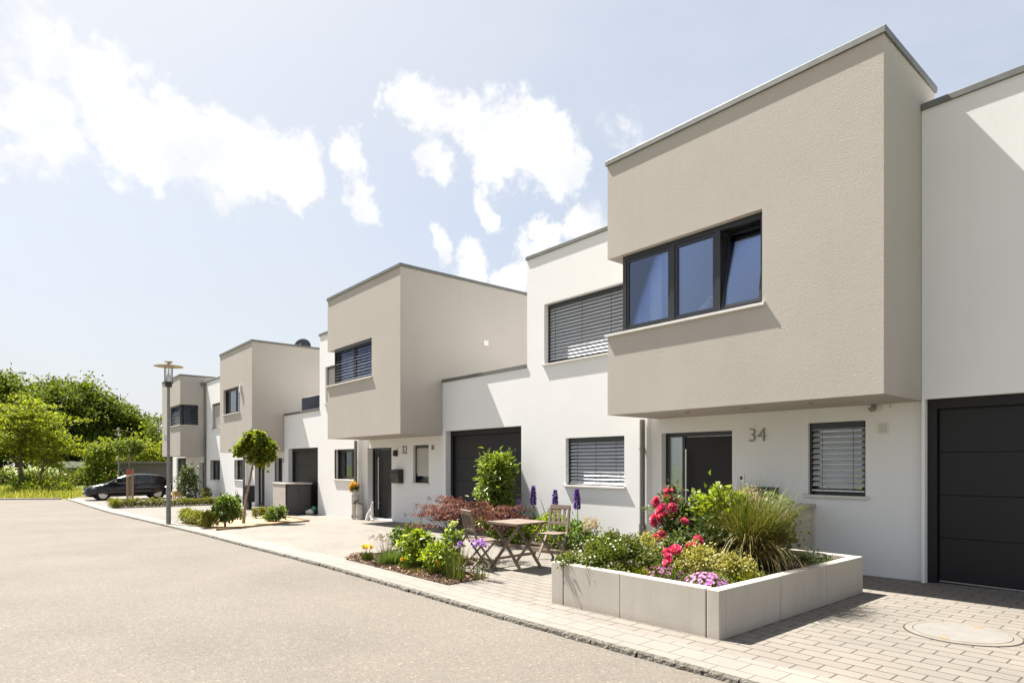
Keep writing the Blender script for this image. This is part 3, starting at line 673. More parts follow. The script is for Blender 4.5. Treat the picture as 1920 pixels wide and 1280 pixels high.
# ---- number 28 (mirrored plan)
H = thing('terraced_house', 'farthest taupe and white house behind the street lamp, corner blind at its right', 'house', (-42, YW, g(-42)), group='row of modern terraced houses')
b = MB(); wallgrid(b, front(YW), -46.57, -38.01, -.9, 3.4, [(-45.48, -42.87, -.8, 2.0), (-41.79, -41.0, .75, 1.65), (-39.75, -38.2, -.5, 1.68)], .25); shell_sides(b, -46.57, -38.01, YW, 18, -.9, 3.4); b.build('wall', M['white'], H)
garage_door(H, -45.48, -42.87, g(-44), 2.0, YW, depth=.10, fr=.08)
door(H, -39.75, -38.2, -.43, 1.68, YW, .5, depth=.2)
window(H, front(YW), -41.79, -41.0, .75, 1.65, depth=.2)
upper_box(H, -43.02, -38.3, 2.05, 6.605, 9.9, [(-40.83, -38.3, 3.78, 4.93, 'ltb')], rh=[(YB, 9.03, 3.78, 4.93, 'r')])
wf = window(H, front(YB), -40.83, -38.58, 3.78, 4.93, depth=.12, sill=None, blind=dict(p=.09, w=.08, t=25, zb=3.85, cords=(.2, .8)))
b = MB(); b.box(-40.87, -38.26, YB-.045, YB+.118, 3.75, 3.784); b.box(-38.54, -38.26, YB+.119, 9.06, 3.75, 3.783); b.build('sill', M['sill'], wf)
window(H, right(-38.3), YB+.20, 9.03, 3.78, 4.93, depth=.20, sill=None, blind=dict(p=.09, w=.08, t=25, zb=3.85, cords=(.5,), m='alu_dark'))
b = MB(); b.box(-42.9, -42.7, YW-.2, YW-.001, 1.38, 1.58); b.build('wall_lamp', M['black'], H)
downpipe(H, -38.14, YW-.075, g(-38)-.05, 6.1, .055)
b = MB(); b.box(-38.28, -38.02, YW-.25, YW-.001, 6.02, 6.2); b.build('rain_hopper', M['zinc'], H)

# ------------------------------------------------------------------ street lamps
def street_lamp(x, y, label, sc=1.0):
    z = g(x); t = thing('street_lamp', label, 'street lamp', (x, y, z), 0, 'street lamps'); h = 5.1
    b = MB(); b.tube([(x, y, z-.05), (x, y, z+1.22), (x, y, z+1.28), (x, y, z+4.30)], [.068, .068, .047, .043], 20); b.build('pole', M['galv'], t, smooth=50)
    b = MB(); b.box(x-.07, x-.02, y-.13, y-.05, z+2.6, z+2.8); b.build('number_plate', M['plastic_white'], t, bevel=.006)
    b = MB(); b.tube([(x-.05, y-.05, z+1.16), (x-.075, y-.075, z+1.16)], .02, 8); b.build('bolt', M['steel'], t)
    b = MB(); b.lathe((x, y, z+4.27), [(.06, 0), (.10, .03), (.10, .13), (.145, .14), (.145, .165), (.10, .17)], 24); b.build('socket', M['black_box'], t, smooth=40)
    b = MB(); b.lathe((x, y, z+4.44), [(.09, 0), (.09, .09), (.075, .14), (.035, .24), (.022, .32), (.018, .47)], 20); b.build('bulb_cone', M['opal'], t, smooth=50)
    b = MB()
    for k in range(4):
        a = math.pi/4+k*math.pi/2; b.tube([(x+.13*math.cos(a), y+.13*math.sin(a), z+4.43), (x+.13*math.cos(a), y+.13*math.sin(a), z+4.93)], .013, 8)
    b.build('cage_rod', M['galv'], t, smooth=50)
    b = MB(); b.lathe((x, y, z+4.86), [(.02, .035), (.2, .045), (.415, .07), (.42, .06), (.2, .03), (.02, .02)], 40); o = b.build('lamp_shade', M['lampshade'], t, smooth=40)
    b = MB(); b.lathe((x, y, z+4.95), [(.03, 0), (.05, .06), (.115, .10), (.115, .13), (.02, .15)], 24); b.build('cap', M['galv'], t, smooth=40)
    return t
street_lamp(-21.75, 4.27, 'tall galvanised street lamp with flat round shade, nearest one beside the kerb')
street_lamp(-59.86, 8.08, 'distant street lamp standing before the dark trees beyond the black car')

# ------------------------------------------------------------------ wall mailboxes, bin enclosures
X, Y, Z = -16.62, YE, 1.02
t = thing('mailbox', 'anthracite wall mailbox between the door and shuttered window of number 32', 'mailbox', (X, Y, Z))
b = MB(); V = []
for (y, z) in ((0, 0), (-.16, 0), (-.20, .36), (-.19, .40), (0, .43)): V += [(X-.24, Y+y-.002, Z+z), (X+.24, Y+y-.002, Z+z)]
b.add(V, [(2*i, 2*i+1, 2*((i+1) % 5)+1, 2*((i+1) % 5)) for i in range(5)]+[(0, 2, 4, 6, 8), (1, 9, 7, 5, 3)]); b.build('body', M['black_box'], t, bevel=.008)
b = MB(); b.box(X-.22, X+.22, Y-.206, Y-.196, Z+.30, Z+.35); b.build('flap', M['anthracite'], t)
X, Y, Z = -4.98, YE, 1.0
t = thing('mailbox', 'dark wall mailbox half hidden by plants beside door 34', 'mailbox', (X, Y, Z))
b = MB(); b.box(X-.21, X+.21, Y-.15, Y-.003, Z, Z+.235); b.build('body', M['black_box'], t, bevel=.01)
b = MB(); b.box(X-.19, X+.19, Y-.16, Y-.152, Z+.17, Z+.205); b.build('flap', M['brickdark'], t)
X, Y = -28.6, 8.75; Z = g(X)
t = thing('mailbox', 'black freestanding mailbox on post before the door of number 30', 'mailbox', (X, Y, Z))
b = MB(); b.box(X-.26, X+.26, Y-.12, Y+.22, Z+.30, Z+1.02); b.build('body', M['black_box'], t, bevel=.015)
b = MB(); b.box(X-.16, X+.16, Y-.02, Y+.12, Z-.02, Z+.298); b.build('post', M['black'], t)
b = MB()
for k in range(3): b.box(X-.22, X+.22, Y-.13, Y-.122, Z+.38+k*.2, Z+.55+k*.2)
b.build('flap', M['anthracite'], t, merge=False)

def enclosure(x0, x1, y0, y1, z, h, label, doors):
    t = thing('bin_enclosure', label, 'bin enclosure', ((x0+x1)/2, (y0+y1)/2, z))
    b = MB(); w = .07
    b.box(x0, x1-.02, y0, y0+w, z-.1, z+h-.061); b.box(x0, x1-.02, y1-w, y1, z-.1, z+h-.061); b.box(x0, x0+w, y0+w+.001, y1-w-.001, z-.1, z+h-.062)
    if not doors: b.box(x1-.10, x1-.03, y0+w+.001, y1-w-.001, z-.1, z+h-.062)
    b.build('side_panel', M['concrete'], t, bevel=.006)
    b = MB(); b.box(x0-.015, x1+.0, y0-.015, y1+.015, z+h-.06, z+h); b.build('lid', M['concrete'], t, bevel=.008)
    if doors:
        b = MB(); m = (y0+y1)/2; f = .05
        b.box(x1-.02, x1, y0, y0+f, z, z+h-.061); b.box(x1-.02, x1, y1-f, y1, z, z+h-.061); b.box(x1-.02, x1, y0+f, y1-f, z+h-.10, z+h-.061)
        b.build('door_frame', M['anthracite'], t)
        for a, c, s in ((y0+f+.004, m-.003, 1), (m+.003, y1-f-.004, -1)):
            b = MB(); b.box(x1-.03, x1-.004, a, c, z+.02, z+h-.104); d = b.build('door', M['door_grey'], t, bevel=.004)
            q = c-.09 if s > 0 else a+.09
            b = MB(); b.lathe((x1-.003, q, z+h-.2), [(.034, 0), (.034, .006), (.01, .007)], 16, (1, 0, 0)); b.build('lock', M['black'], d)
    return t
enclosure(-24.3, -22.95, 8.37, 9.38, g(-23.2), 1.19, 'concrete bin enclosure with two grey doors in front of the garage', True)
enclosure(-5.55, -4.2, 8.36, 9.50, 0, 1.0, 'pale concrete bin enclosure behind the raised planter at number 34', False)

# ------------------------------------------------------------------ raised planter
X0, X1, Y0, Y1, ZT, TH = -5.20, -3.035, 4.97, 8.16, .473, .115
P = thing('raised_planter', 'raised planter bed of pale concrete blocks in front of number 34', 'planter', ((X0+X1)/2, (Y0+Y1)/2, 0))
def block(x0, x1, y0, y1):
    b = MB(); b.box(x0, x1, y0, y1, -.08, ZT+random.uniform(-.002, .002)); b.build('concrete_block', M['concrete'], P, bevel=.009)
j = .005
block(X0, X0+.19, Y0, Y0+TH); block(X0+.19+j*2, X0+1.02, Y0+.002, Y0+TH); block(X0+1.02+j, X1-.13-j*2, Y0, Y0+TH); block(X1-.13, X1, Y0, Y0+TH)
block(X1-TH, X1-.001, Y0+TH+.002, Y0+1.12); block(X1-TH+.001, X1-.002, Y0+1.12+j, Y0+2.18); block(X1-TH, X1-.001, Y0+2.18+j, Y1)
block(X0, X0+TH, Y0+TH+.002, Y0+1.6); block(X0, X0+TH, Y0+1.6+j, Y1); block(X0+TH+.002, X1-TH-.002, Y1-TH, Y1-.001)
b = MB(); n = 14; V = [(X0+TH+(X1-X0-2*TH)*i/n, Y0+TH+(Y1-Y0-2*TH)*k/n, .40+random.uniform(-.02, .03)) for i in range(n+1) for k in range(n+1)]
b.add(V, [(i*(n+1)+k, (i+1)*(n+1)+k, (i+1)*(n+1)+k+1, i*(n+1)+k+1) for i in range(n) for k in range(n)]); b.build('soil', M['soil'], P, smooth=80, merge=False)

# ------------------------------------------------------------------ folding garden table and chairs
def place(t, x, y, rz): t.location = (x, y, g(x)); t.rotation_euler[2] = rz; return t
t = thing('garden_table', 'weathered folding wooden bistro table on the paving before number 34', 'table')
wd = M['wood_grey']; b = MB()
for k in range(7): b.box(-.33+k*.0957, -.33+k*.0957+.088, -.31, .31, .70, .722)
b.build('tabletop', wd, t, bevel=.004)
b = MB(); b.box(-.33, .335, -.335, -.312, .685, .724); b.box(-.33, .335, .312, .335, .685, .724); b.box(-.29, .29, -.20, -.17, .665, .698); b.box(-.29, .29, .17, .20, .665, .698); b.build('apron', wd, t, bevel=.003)
for s in (-1, 1):
    for q in (-1, 1):
        b = MB(); y = s*(.22 if q > 0 else .26); b.bar((-q*.30, y, .69), (q*.31, y, 0), .028, .05, (0, 1, 0)); b.build('leg', wd, t, bevel=.003)
b = MB(); b.box(.19, .22, -.20, .20, .21, .25); b.build('stretcher', wd, t); b = MB(); b.box(-.25, -.22, -.24, .24, .12, .16); b.build('stretcher', wd, t)
place(t, -7.36, 6.30, R(4))
def chair():
    t = thing('folding_chair', 'weathered wooden folding chair seen from the side, left of the table', 'chair', group='folding garden chairs')
    # faces +X ; rear legs rise into the back posts
    for s in (-1, 1):
        b = MB(); b.bar((.20, s*.19, 0), (-.14, s*.19, .46), .024, .045, (0, 1, 0)); b.bar((-.14, s*.19, .46), (-.235, s*.19, .88), .024, .045, (0, 1, 0)); b.build('back_post', wd, t, bevel=.003)
        b = MB(); b.bar((-.24, s*.155, 0), (.19, s*.155, .43), .022, .042, (0, 1, 0)); b.build('leg', wd, t, bevel=.003)
    b = MB()
    for k in range(6): b.box(-.17+k*.065, -.17+k*.065+.058, -.178, .178, .43+.008*abs(k-2.5)/2.5, .446+.008*abs(k-2.5)/2.5)
    b.build('seat', wd, t, bevel=.003, merge=False)
    b = MB(); b.bar((-.232, -.20, .875), (-.232, .20, .875), .028, .075, (-.2, 0, 1)); b.build('back_rail', wd, t, bevel=.003); b = MB(); b.bar((-.172, -.18, .60), (-.172, .18, .60), .02, .05, (-.2, 0, 1)); b.build('back_rail', wd, t, bevel=.003)
    for y in (-.10, 0, .10): b = MB(); b.bar((-.172, y, .60), (-.226, y, .86), .05, .014, (1, 0, 0)); b.build('back_slat', wd, t, bevel=.002)
    b = MB(); b.bar((.10, -.18, .135), (.10, .18, .135), .02, .03); b.build('stretcher', wd, t); b = MB(); b.bar((-.13, -.15, .11), (-.13, .15, .11), .02, .03); b.build('stretcher', wd, t)
    return t
c1 = place(chair(), -7.68, 5.82, R(76))
c2 = copy_tree(c1, label='weathered folding chair with slatted back turned to the wall, right of the table'); place(c2, -7.62, 7.32, R(-78))

# ------------------------------------------------------------------ things by the doors
def log(x, y, h, r, label):
    z = g(x); t = thing('birch_log', label, 'birch log', (x, y, z), 0, 'birch logs by the door')
    b = MB(); b.tube([(x, y, z-.02), (x+.01, y, z+h*.35), (x-.005, y, z+h*.7), (x, y, z+h)], [r*1.05, r, r*.97, r], 20); b.build('trunk', M['birch'], t, smooth=50)
log(-19.05, 9.25, .80, .125, 'taller birch log with orange flowers beside the door of number 32')
log(-18.72, 9.25, .55, .115, 'shorter birch log standing right of the tall one')
x, y = -19.07, 9.25; z = g(x)+.80
t = thing('flower_pot', 'pale round pot of orange flowers on the taller birch log', 'flower pot', (x, y, z))
b = MB(); b.lathe((x, y, z), [(.085, 0), (.105, .16), (.095, .165), (.09, .13)], 20); b.build('pot', M['stone'], t, smooth=40)
x, y = -17.75, 9.2; z = g(x)
t = thing('driftwood_sculpture', 'bleached driftwood ornament standing before the door of number 32', 'ornament', (x, y, z))
b = MB(); b.tube([(x-.05, y, z), (x+.0, y, z+.2), (x-.03, y, z+.42), (x+.02, y, z+.60)], [.05, .035, .05, .02], 10); b.build('upright', M['driftwood'], t, smooth=60)
b = MB(); b.tube([(x-.30, y, z+.02), (x-.26, y, z+.16), (x-.17, y, z+.32), (x-.10, y, z+.38)], [.085, .07, .035, .02], 10); b.tube([(x-.2, y, z+.3), (x-.1, y, z+.12), (x+.1, y-.03, z+.03)], [.02, .035, .03], 8); b.build('branch', M['driftwood'], t, smooth=60)
x, y = -22.75, 9.55; z = g(x)
b = MB(); V = []
ico = bmesh.new(); bmesh.ops.create_icosphere(ico, subdivisions=3, radius=1)
for v in ico.verts:
    q = v.co*(1+.09*math.sin(3*v.co.x+1)*math.cos(4*v.co.y)+.05*math.sin(7*v.co.z+v.co.x*3)); V.append((x+q.x*.19, 9.2+q.y*.15, z+.08+q.z*.11))
FI = [tuple(v.index for v in f.verts) for f in ico.faces]
UNIT = [tuple(v.co) for v in ico.verts]; ico.free()
b.add(V, FI); tag(b.build('boulder', M['stone'], smooth=80), 'white boulder on the ground beside the grey bin enclosure', 'stone')
b = MB(); b.add([(x+.03+p[0]*.13, 9.36+p[1]*.13, z+.19+p[2]*.13) for p in UNIT], FI); tag(b.build('glass_ball', M['greenglass'], smooth=80), 'green glass ball behind the white boulder', 'glass ball')
b = MB(); b.add([(-4.62+p[0]*.11, 5.98+p[1]*.07, .45+p[2]*.045+.01*math.sin(5*p[0])) for p in UNIT], FI); tag(b.build('pebble', M['stone'], smooth=80), 'flat white stone between the plants in the raised planter', 'stone')
x, y = -39.0, 8.1; z = g(x)
t = thing('wooden_crate', 'orange wooden crate by the entrance of the farthest house', 'crate', (x, y, z))
b = MB()
for k in range(3): b.box(x-.24, x+.24, y-.19, y-.17, z+.18+k*.11, z+.27+k*.11); b.box(x-.24, x+.24, y+.17, y+.19, z+.18+k*.11, z+.27+k*.11); b.box(x+.22, x+.24, y-.169, y+.169, z+.18+k*.11, z+.27+k*.11); b.box(x-.24, x-.22, y-.169, y+.169, z+.18+k*.11, z+.27+k*.11)
b.build('slat_box', M['crate'], t)
b = MB()
for a in (-.2, .2):
    for c in (-.15, .15): b.box(x+a-.02, x+a+.02, y+c-.0185, y+c+.0185, z, z+.5)
b.build('leg', M['crate'], t)
x, y = -39.3, 7.75; z = g(x)
t = thing('plant_pot', 'dark red glazed pot beside the orange crate', 'plant pot', (x, y, z))
b = MB(); b.lathe((x, y, z), [(.10, 0), (.16, .16), (.15, .24), (.17, .27), (.14, .27), (.13, .2)], 20); b.build('pot', M['terracotta'], t, smooth=40)
# satellite dish on the roof of number 30
x, y, z = -26.3, 10.35, 6.60
t = thing('satellite_dish', 'dark satellite dish standing on the roof of number 30', 'satellite dish', (x, y, z))
b = MB(); ax = Vector((.75, -.62, .25)).normalized(); b.lathe(Vector((x, y, z+.02)), [(.36, .10), (.36, .115), (.27, .06), (.14, .03), (.01, .02), (.01, .0), (.14, .012), (.27, .045)], 36, ax); b.build('reflector', M['dish'], t, smooth=60)
b = MB(); b.tube([(x-.1, y+.05, z-.05), (x-.1, y+.05, z-.36)], .025, 10); b.tube([(x, y, z-.2), Vector((x, y, z))+ax*.42], .014, 8); b.build('mast', M['galv'], t)
# white bird ornament on the sill inside number 34
x, y, z = -5.35, 8.36, 3.88
b = MB(); b.tube([(x-.16, y, z+.0), (x-.08, y, z+.06), (x, y, z+.10), (x+.07, y, z+.18), (x+.10, y, z+.24), (x+.17, y, z+.235)], [.012, .045, .062, .04, .035, .006], 12)
b.tube([(x, y, z+.06), (x, y, z-.02)], [.02, .02], 6); tag(b.build('bird_figurine', M['plastic_white'], smooth=60), 'white bird figurine behind the middle pane of the corner window', 'figurine')

# ------------------------------------------------------------------ staked young trees' posts, far sheds
x, y = -38.15, 5.68; z = g(x)
t = thing('tree_stake', 'pair of wooden tree stakes with red tie in front of the black car', 'tree stake', (x, y, z))
for dx, dy in ((-.06, -.11), (.06, .10)):
    b = MB(); b.tube([(x+dx, y+dy, z-.1), (x+dx, y+dy, z+1.75)], .055, 10); b.build('post', M['wood_stake'], t, smooth=50)
b = MB(); b.box(x-.10, x+.10, y-.165, y+.15, z+1.45, z+1.70); b.build('tie', M['red_tie'], t)
b = MB(); b.box(x-.13, x-.0, y-.19, y-.05, z+1.36, z+1.43); b.build('band', M['white_tag'], t)
# timber shed and low flat-roofed building beyond the car
A, Bq = Vector((-64.6, 8.8, 0)), Vector((-61.6, 12.3, 0)); dr = (Bq-A).normalized(); nr = Vector((-dr.y, dr.x, 0))
def tfl(u, d, z): p = A+dr*u+nr*d; return (p.x, p.y, z)
t = thing('shed', 'dark brown boarded flat-roofed shed behind the black car', 'shed', (-63, 10.5, -.56))
b = MB(tfl); Lw = (Bq-A).length; k = 0; u = 0
while u < Lw-.05: b.box(u, u+.20, .0+.012*(k % 2), .06+.012*(k % 2), -.6, 1.62); u += .202; k += 1
b.box(.0, Lw, .08, 3.0, -.6, 1.60); b.build('wall', M['shed'], t, merge=False)
b = MB(tfl); b.box(-.25, Lw+.2, -.25, 3.2, 1.63, 1.80); b.build('roof', M['shed'], t, bevel=.01)
t = thing('low_building', 'low flat building with pale roof edge half hidden by the hedge', 'building', (-79, 8.5, -.6))
A, Bq = Vector((-81.5, 5.4, 0)), Vector((-76.9, 11.1, 0)); dr = (Bq-A).normalized(); nr = Vector((-dr.y, dr.x, 0))
b = MB(tfl); b.box(.2, 7.2, .2, 5, -.7, 1.2); b.build('wall', M['brickdark'], t)
b = MB(tfl); b.box(0, 7.4, 0, 5.2, 1.2, 1.85); b.build('roof', M['roof_pale'], t, bevel=.02)

# ------------------------------------------------------------------ parked car (nose towards the street)
def lerp_tab(tab, x): return float(np.interp(x, [q[0] for q in tab], [q[1] for q in tab]))
CT = thing('parked_car', 'black hatchback parked nose out on the driveway of the farthest house', 'car')
CT_L = 4.30
def car_section(x):
    top = lerp_tab([(0, .60), (.05, .68), (.16, .745), (.35, .80), (.8, .90), (1.15, .96), (3.7, .985), (4.1, .99), (4.2, .95), (4.3, .86)], x)
    bot = lerp_tab([(0, .30), (.08, .22), (.3, .20), (4.0, .22), (4.3, .36)], x)
    hw = lerp_tab([(0, .55), (.06, .68), (.2, .78), (.5, .845), (1.2, .86), (3.4, .865), (3.9, .83), (4.2, .74), (4.3, .66)], x)
    return top, bot, hw
xs_ = [0, .04, .1, .2, .35, .6, .9, 1.2, 1.6, 2.1, 2.6, 3.1, 3.5, 3.8, 4.02, 4.16, 4.25, 4.3]; V = []; F = []
for x in xs_:
    tp, bt, hw = car_section(x); m = bt+(tp-bt)*.55
    half = [(0, bt), (hw*.86, bt), (hw*.965, bt+.09), (hw, m-.10), (hw*1.0, m+.02), (hw*.965, m+.13), (hw*.90, tp-.03), (hw*.80, tp), (hw*.4, tp+.015), (0, tp+.02)]
    V += [(x, -y, z) for y, z in half]+[(x, y, z) for y, z in half[::-1][1:-1]]
K = 18
F = [(i*K+k, i*K+(k+1) % K, (i+1)*K+(k+1) % K, (i+1)*K+k) for i in range(len(xs_)-1) for k in range(K)]+[tuple(range(K))[::-1], tuple((len(xs_)-1)*K+k for k in range(K))]
b = MB(); b.add(V, F)
# roof skin over the greenhouse
def roof_z(x): return lerp_tab([(1.05, .95), (1.5, 1.22), (1.95, 1.40), (2.4, 1.455), (3.0, 1.45), (3.6, 1.39), (3.95, 1.30), (4.1, 1.20), (4.24, .98)], x)
def roof_w(x): return lerp_tab([(1.05, .74), (1.9, .60), (3.4, .60), (3.9, .58), (4.24, .66)], x)
rx = [1.55, 1.75, 1.95, 2.4, 3.0, 3.6, 3.95, 4.05]; V = []
for x in rx:
    z = roof_z(x); w = roof_w(x); V += [(x, -w-.012, z-.075), (x, -w+.05, z-.012), (x, -w*.5, z+.012), (x, 0, z+.018), (x, w*.5, z+.012), (x, w-.05, z-.012), (x, w+.012, z-.075)]
b.add(V, [(i*7+k, (i+1)*7+k, (i+1)*7+k+1, i*7+k+1) for i in range(len(rx)-1) for k in range(6)])
for s in (-1, 1):      # pillars
    for (xa, xb, wd_) in ((1.08, 1.62, .07), (2.52, 2.50, .075), (3.42, 3.30, .06), (4.22, 3.92, .16)):
        za = car_section(xa)[0]-.02; zb = roof_z(xb)-.05; b.bar((xa, s*(car_section(xa)[2]*.845), za), (xb, s*(roof_w(xb)+.012), zb), wd_, .03, (0, 1, 0))
body = b.build('body', M['car_paint'], CT, smooth=50)
V = []; gx = [1.02, 1.3, 1.6, 1.95, 2.4, 3.0, 3.6, 3.95, 4.1, 4.26]
for x in gx:
    tp, bt, hw = car_section(min(x, 4.25)); z = max(roof_z(x)-.03, tp+.0); w = roof_w(x); f_ = 1
    V += [(x, -hw*.84, tp-.05), (x, -w, z-.05), (x, -w*.7, z), (x, w*.7, z), (x, w, z-.05), (x, hw*.84, tp-.05)]
b = MB(); b.add(V, [(i*6+k, (i+1)*6+k, (i+1)*6+k+1, i*6+k+1) for i in range(len(gx)-1) for k in range(5)]); b.build('window', M['car_glass'], CT, smooth=50)
for s in (-1, 1):
    for x in (.82, 3.50):
        b = MB(); b.lathe((x, s*.60, .315), [(.20, .0), (.30, 0), (.317, .03), (.317, .19), (.30, .22), (.20, .22)], 32, (0, s, 0)); w = b.build('wheel', M['tyre'], CT, smooth=40)
        b = MB(); b.lathe((x, s*.80, .315), [(.205, .0), (.21, .028), (.19, .03), (.185, .012), (.06, .016), (.055, .035), (.01, .036)], 28, (0, s, 0))
        b.build('rim', M['tyre'], w, smooth=40)
        b = MB()
        for k in range(9):
            a = k*2*math.pi/9
            for q in (-.13, .13):
                b.bar((x+.05*math.cos(a), s*.832, .315+.05*math.sin(a)), (x+.195*math.cos(a+q), s*.824, .315+.195*math.sin(a+q)), .017, .014, (0, 1, 0))
        b.lathe((x, s*.818, .315), [(.188, 0), (.207, .0), (.207, .012), (.188, .012)], 28, (0, s, 0)); b.lathe((x, s*.82, .315), [(.06, 0), (.055, .022), (.01, .024)], 16, (0, s, 0))
        b.build('spoke_cover', M['rim'], w, merge=False)
        b = MB(); b.lathe((x, s*.70, .33), [(.36, 0), (.355, .167), (.315, .168), (.315, 0)], 32, (0, s, 0)); b.build('wheel_arch', M['tyre'], CT, smooth=40)
    b = MB(); b.add([(.03, s*.44, .60), (.14, s*.68, .60), (.36, s*.80, .66), (.52, s*.815, .745), (.30, s*.73, .755), (.10, s*.52, .695)], [(0, 1, 2, 3, 4, 5)])
    o = b.build('headlight', M['lens'], CT); so = o.modifiers.new('solid', 'SOLIDIFY'); so.thickness = .06; so.offset = 0
    b = MB(); b.box(.02, .09, s*.52-.09, s*.52+.09, .36, .42); b.build('fog_light', M['lens'], CT, bevel=.01)
    b = MB(); b.add([(1.42+p[0]*.09, s*(.93+p[1]*.10), 1.0+p[2]*.075) for p in UNIT], FI); b.bar((1.45, s*.80, .95), (1.45, s*.88, .98), .05, .04); b.build('wing_mirror', M['car_paint'], CT, smooth=70)
    b = MB()
    for x in (2.30, 3.22): b.box(x, x+.18, s*.862 if s > 0 else -.885, s*.885 if s > 0 else -.862, .80, .83)
    b.build('handle', M['car_paint'], CT, bevel=.006)
    b = MB(); b.bar((1.5, s*.80, .955), (3.35, s*.812, .985), .012, .014); b.build('trim_strip', M['chrome'], CT)
    b = MB(); b.bar((1.2, s*.868, .30), (3.1, s*.874, .30), .02, .03); b.build('sill_strip', M['black'], CT)
b = MB(); b.box(-.012, .02, -.50, .50, .335, .45); b.box(-.010, .03, -.42, .42, .56, .61); b.build('grille', M['black'], CT, bevel=.008)
b = MB(); b.box(-.022, -.0125, -.26, .26, .46, .55); b.build('number_plate', M['white_tag'], CT)
b = MB(); b.bar((1.12, -.45, .99), (1.12, .45, .99), .02, .02); b.build('wiper', M['black'], CT)
CT.location = (-41.9, 4.0, g(-41.9)); CT.rotation_euler[2] = R(90)

# ------------------------------------------------------------------ vegetation
def unit(v): return v/np.maximum(np.linalg.norm(v, axis=1, keepdims=True), 1e-6)
def leaves(name, P, D, Nn, L, W, mat, parent=None, fold=.22, droop=.15):
    """one mesh of many folded leaves: root points P, growing direction D, upper side Nn, lengths L, widths W"""
    P = np.asarray(P, float); n = len(P); D = unit(np.asarray(D, float)); L = np.broadcast_to(np.asarray(L, float), (n,))[:, None]; W = np.broadcast_to(np.asarray(W, float), (n,))[:, None]
    S_ = unit(np.cross(D, Nn)); U = unit(np.cross(S_, D))
    if parent is not None: P = P-np.array(ORG.get(parent, Vector((0, 0, 0))))
    a = P; t = P+D*L-U*L*droop; l = P+D*L*.42+S_*W*.5+U*W*fold; r = P+D*L*.42-S_*W*.5+U*W*fold
    V = np.stack([a, l, t, r], 1).reshape(-1, 3); i = np.arange(n)*4
    F = np.stack([np.stack([i, i+3, i+2], 1), np.stack([i, i+2, i+1], 1)], 1).reshape(-1, 3)
    return link(name, npmesh(name, V, F), M[mat], parent)
def rdir(n, up=0): return unit(rng.normal(size=(n, 3))+np.array([0, 0, up]))
def clumps(c, rad, nc, per, spread, shell=.55, up=.25, flat=1.0, rough=.12, zmin=None):
    """points of an uneven crown: clump centres in an ellipsoid's outer part, leaves gathered round each"""
    u = rdir(nc, up); rr = (shell+(1-shell)*rng.random(nc)**.6)*(1+rng.normal(size=nc)*rough)
    C_ = np.array(c)+u*rr[:, None]*np.array(rad)
    q = rng.normal(size=(nc, per, 3))*spread*np.array([1, 1, flat])*(.6+.8*rng.random((nc, 1, 1)))
    P = (C_[:, None, :]+q).reshape(-1, 3); O = unit((P-np.array(c))/np.array(rad))
    if zmin is not None: k = P[:, 2] > zmin; P, O = P[k], O[k]
    return P, O, C_
def bush(name, parent, c, rad, nc, per, spread, L, W, mat, shell=.5, up=.3, out=.8, flat=1, zmin=None, droop=.2, rough=.12, upn=.7):
    P, O, C_ = clumps(c, rad, nc, per, spread, shell, up, flat, rough, zmin); n = len(P)
    D = unit(O*out+rdir(n)*.9+np.array([0, 0, .15])); Nn = unit(O*.5+rdir(n)*.7+np.array([0, 0, upn]))
    k = .7+.6*rng.random(n)
    return leaves(name, P, D, Nn, L*k, W*k, mat, parent, droop=droop), C_
def blades(name, B, az_, lean, curl, L, W, mat, parent=None, seg=6, tip=.05):
    B = np.asarray(B, float); n = len(B); f = lambda a: np.broadcast_to(np.asarray(a, float), (n,))
    az_, lean, curl, L, W = map(f, (az_, lean, curl, L, W))
    if parent is not None: B = B-np.array(ORG.get(parent, Vector((0, 0, 0))))
    h = np.stack([np.cos(az_), np.sin(az_), 0*az_], 1); s = np.stack([-np.sin(az_), np.cos(az_), 0*az_], 1); p = B.copy(); rows = []
    for k in range(seg+1):
        t = k/seg; w = (W*(tip+(1-tip)*(1-t)**.6))[:, None]; rows += [p-s*w/2, p+s*w/2]
        th = lean+curl*t; p = p+(h*np.sin(th)[:, None]+np.array([0, 0, 1])*np.cos(th)[:, None])*(L/seg)[:, None]
    V = np.stack(rows, 1).reshape(-1, 3); m = 2*(seg+1); i = np.arange(n)[:, None]*m+2*np.arange(seg)[None, :]
    F = np.stack([i, i+1, i+3, i+2], -1).reshape(-1, 4)
    return link(name, npmesh(name, V, F), M[mat], parent)
def disc(n, r):
    a = rng.random(n)*2*math.pi; q = r*np.sqrt(rng.random(n)); return np.stack([q*np.cos(a), q*np.sin(a)], 1)
def onground(xy, dz=0): return np.array([(x, y, g(x)+dz) for x, y in xy])
def trunk(parent, base, top, r0, r1, mat='bark', limbs=(), wob=.04, name='trunk', n=9, lr=.4):
    base, top = Vector(base), Vector(top); b = MB(); k = 6; pts = []
    for i in range(k+1):
        t = i/k; p = base.lerp(top, t); w = wob*(top-base).length*math.sin(t*math.pi)
        pts.append(p+Vector((math.sin(t*7+base.x)*w, math.cos(t*5+base.y)*w, 0)))
    b.tube(pts, [r0*1.25]+[r0+(r1-r0)*i/k for i in range(1, k+1)], n)
    for q in limbs:
        q = Vector(q); t = min(.95, max(.35, ((q.z-base.z)/max(.01, top.z-base.z))*.75)); s = pts[int(t*k)]
        mid = s.lerp(q, .5)+Vector((0, 0, .06*(q-s).length)); b.tube([s, mid, q], [max(r1, r0*lr), r1*.9, r1*.35], 6, cap=False)
    return b.build(name, M[mat], parent, smooth=60, merge=False)
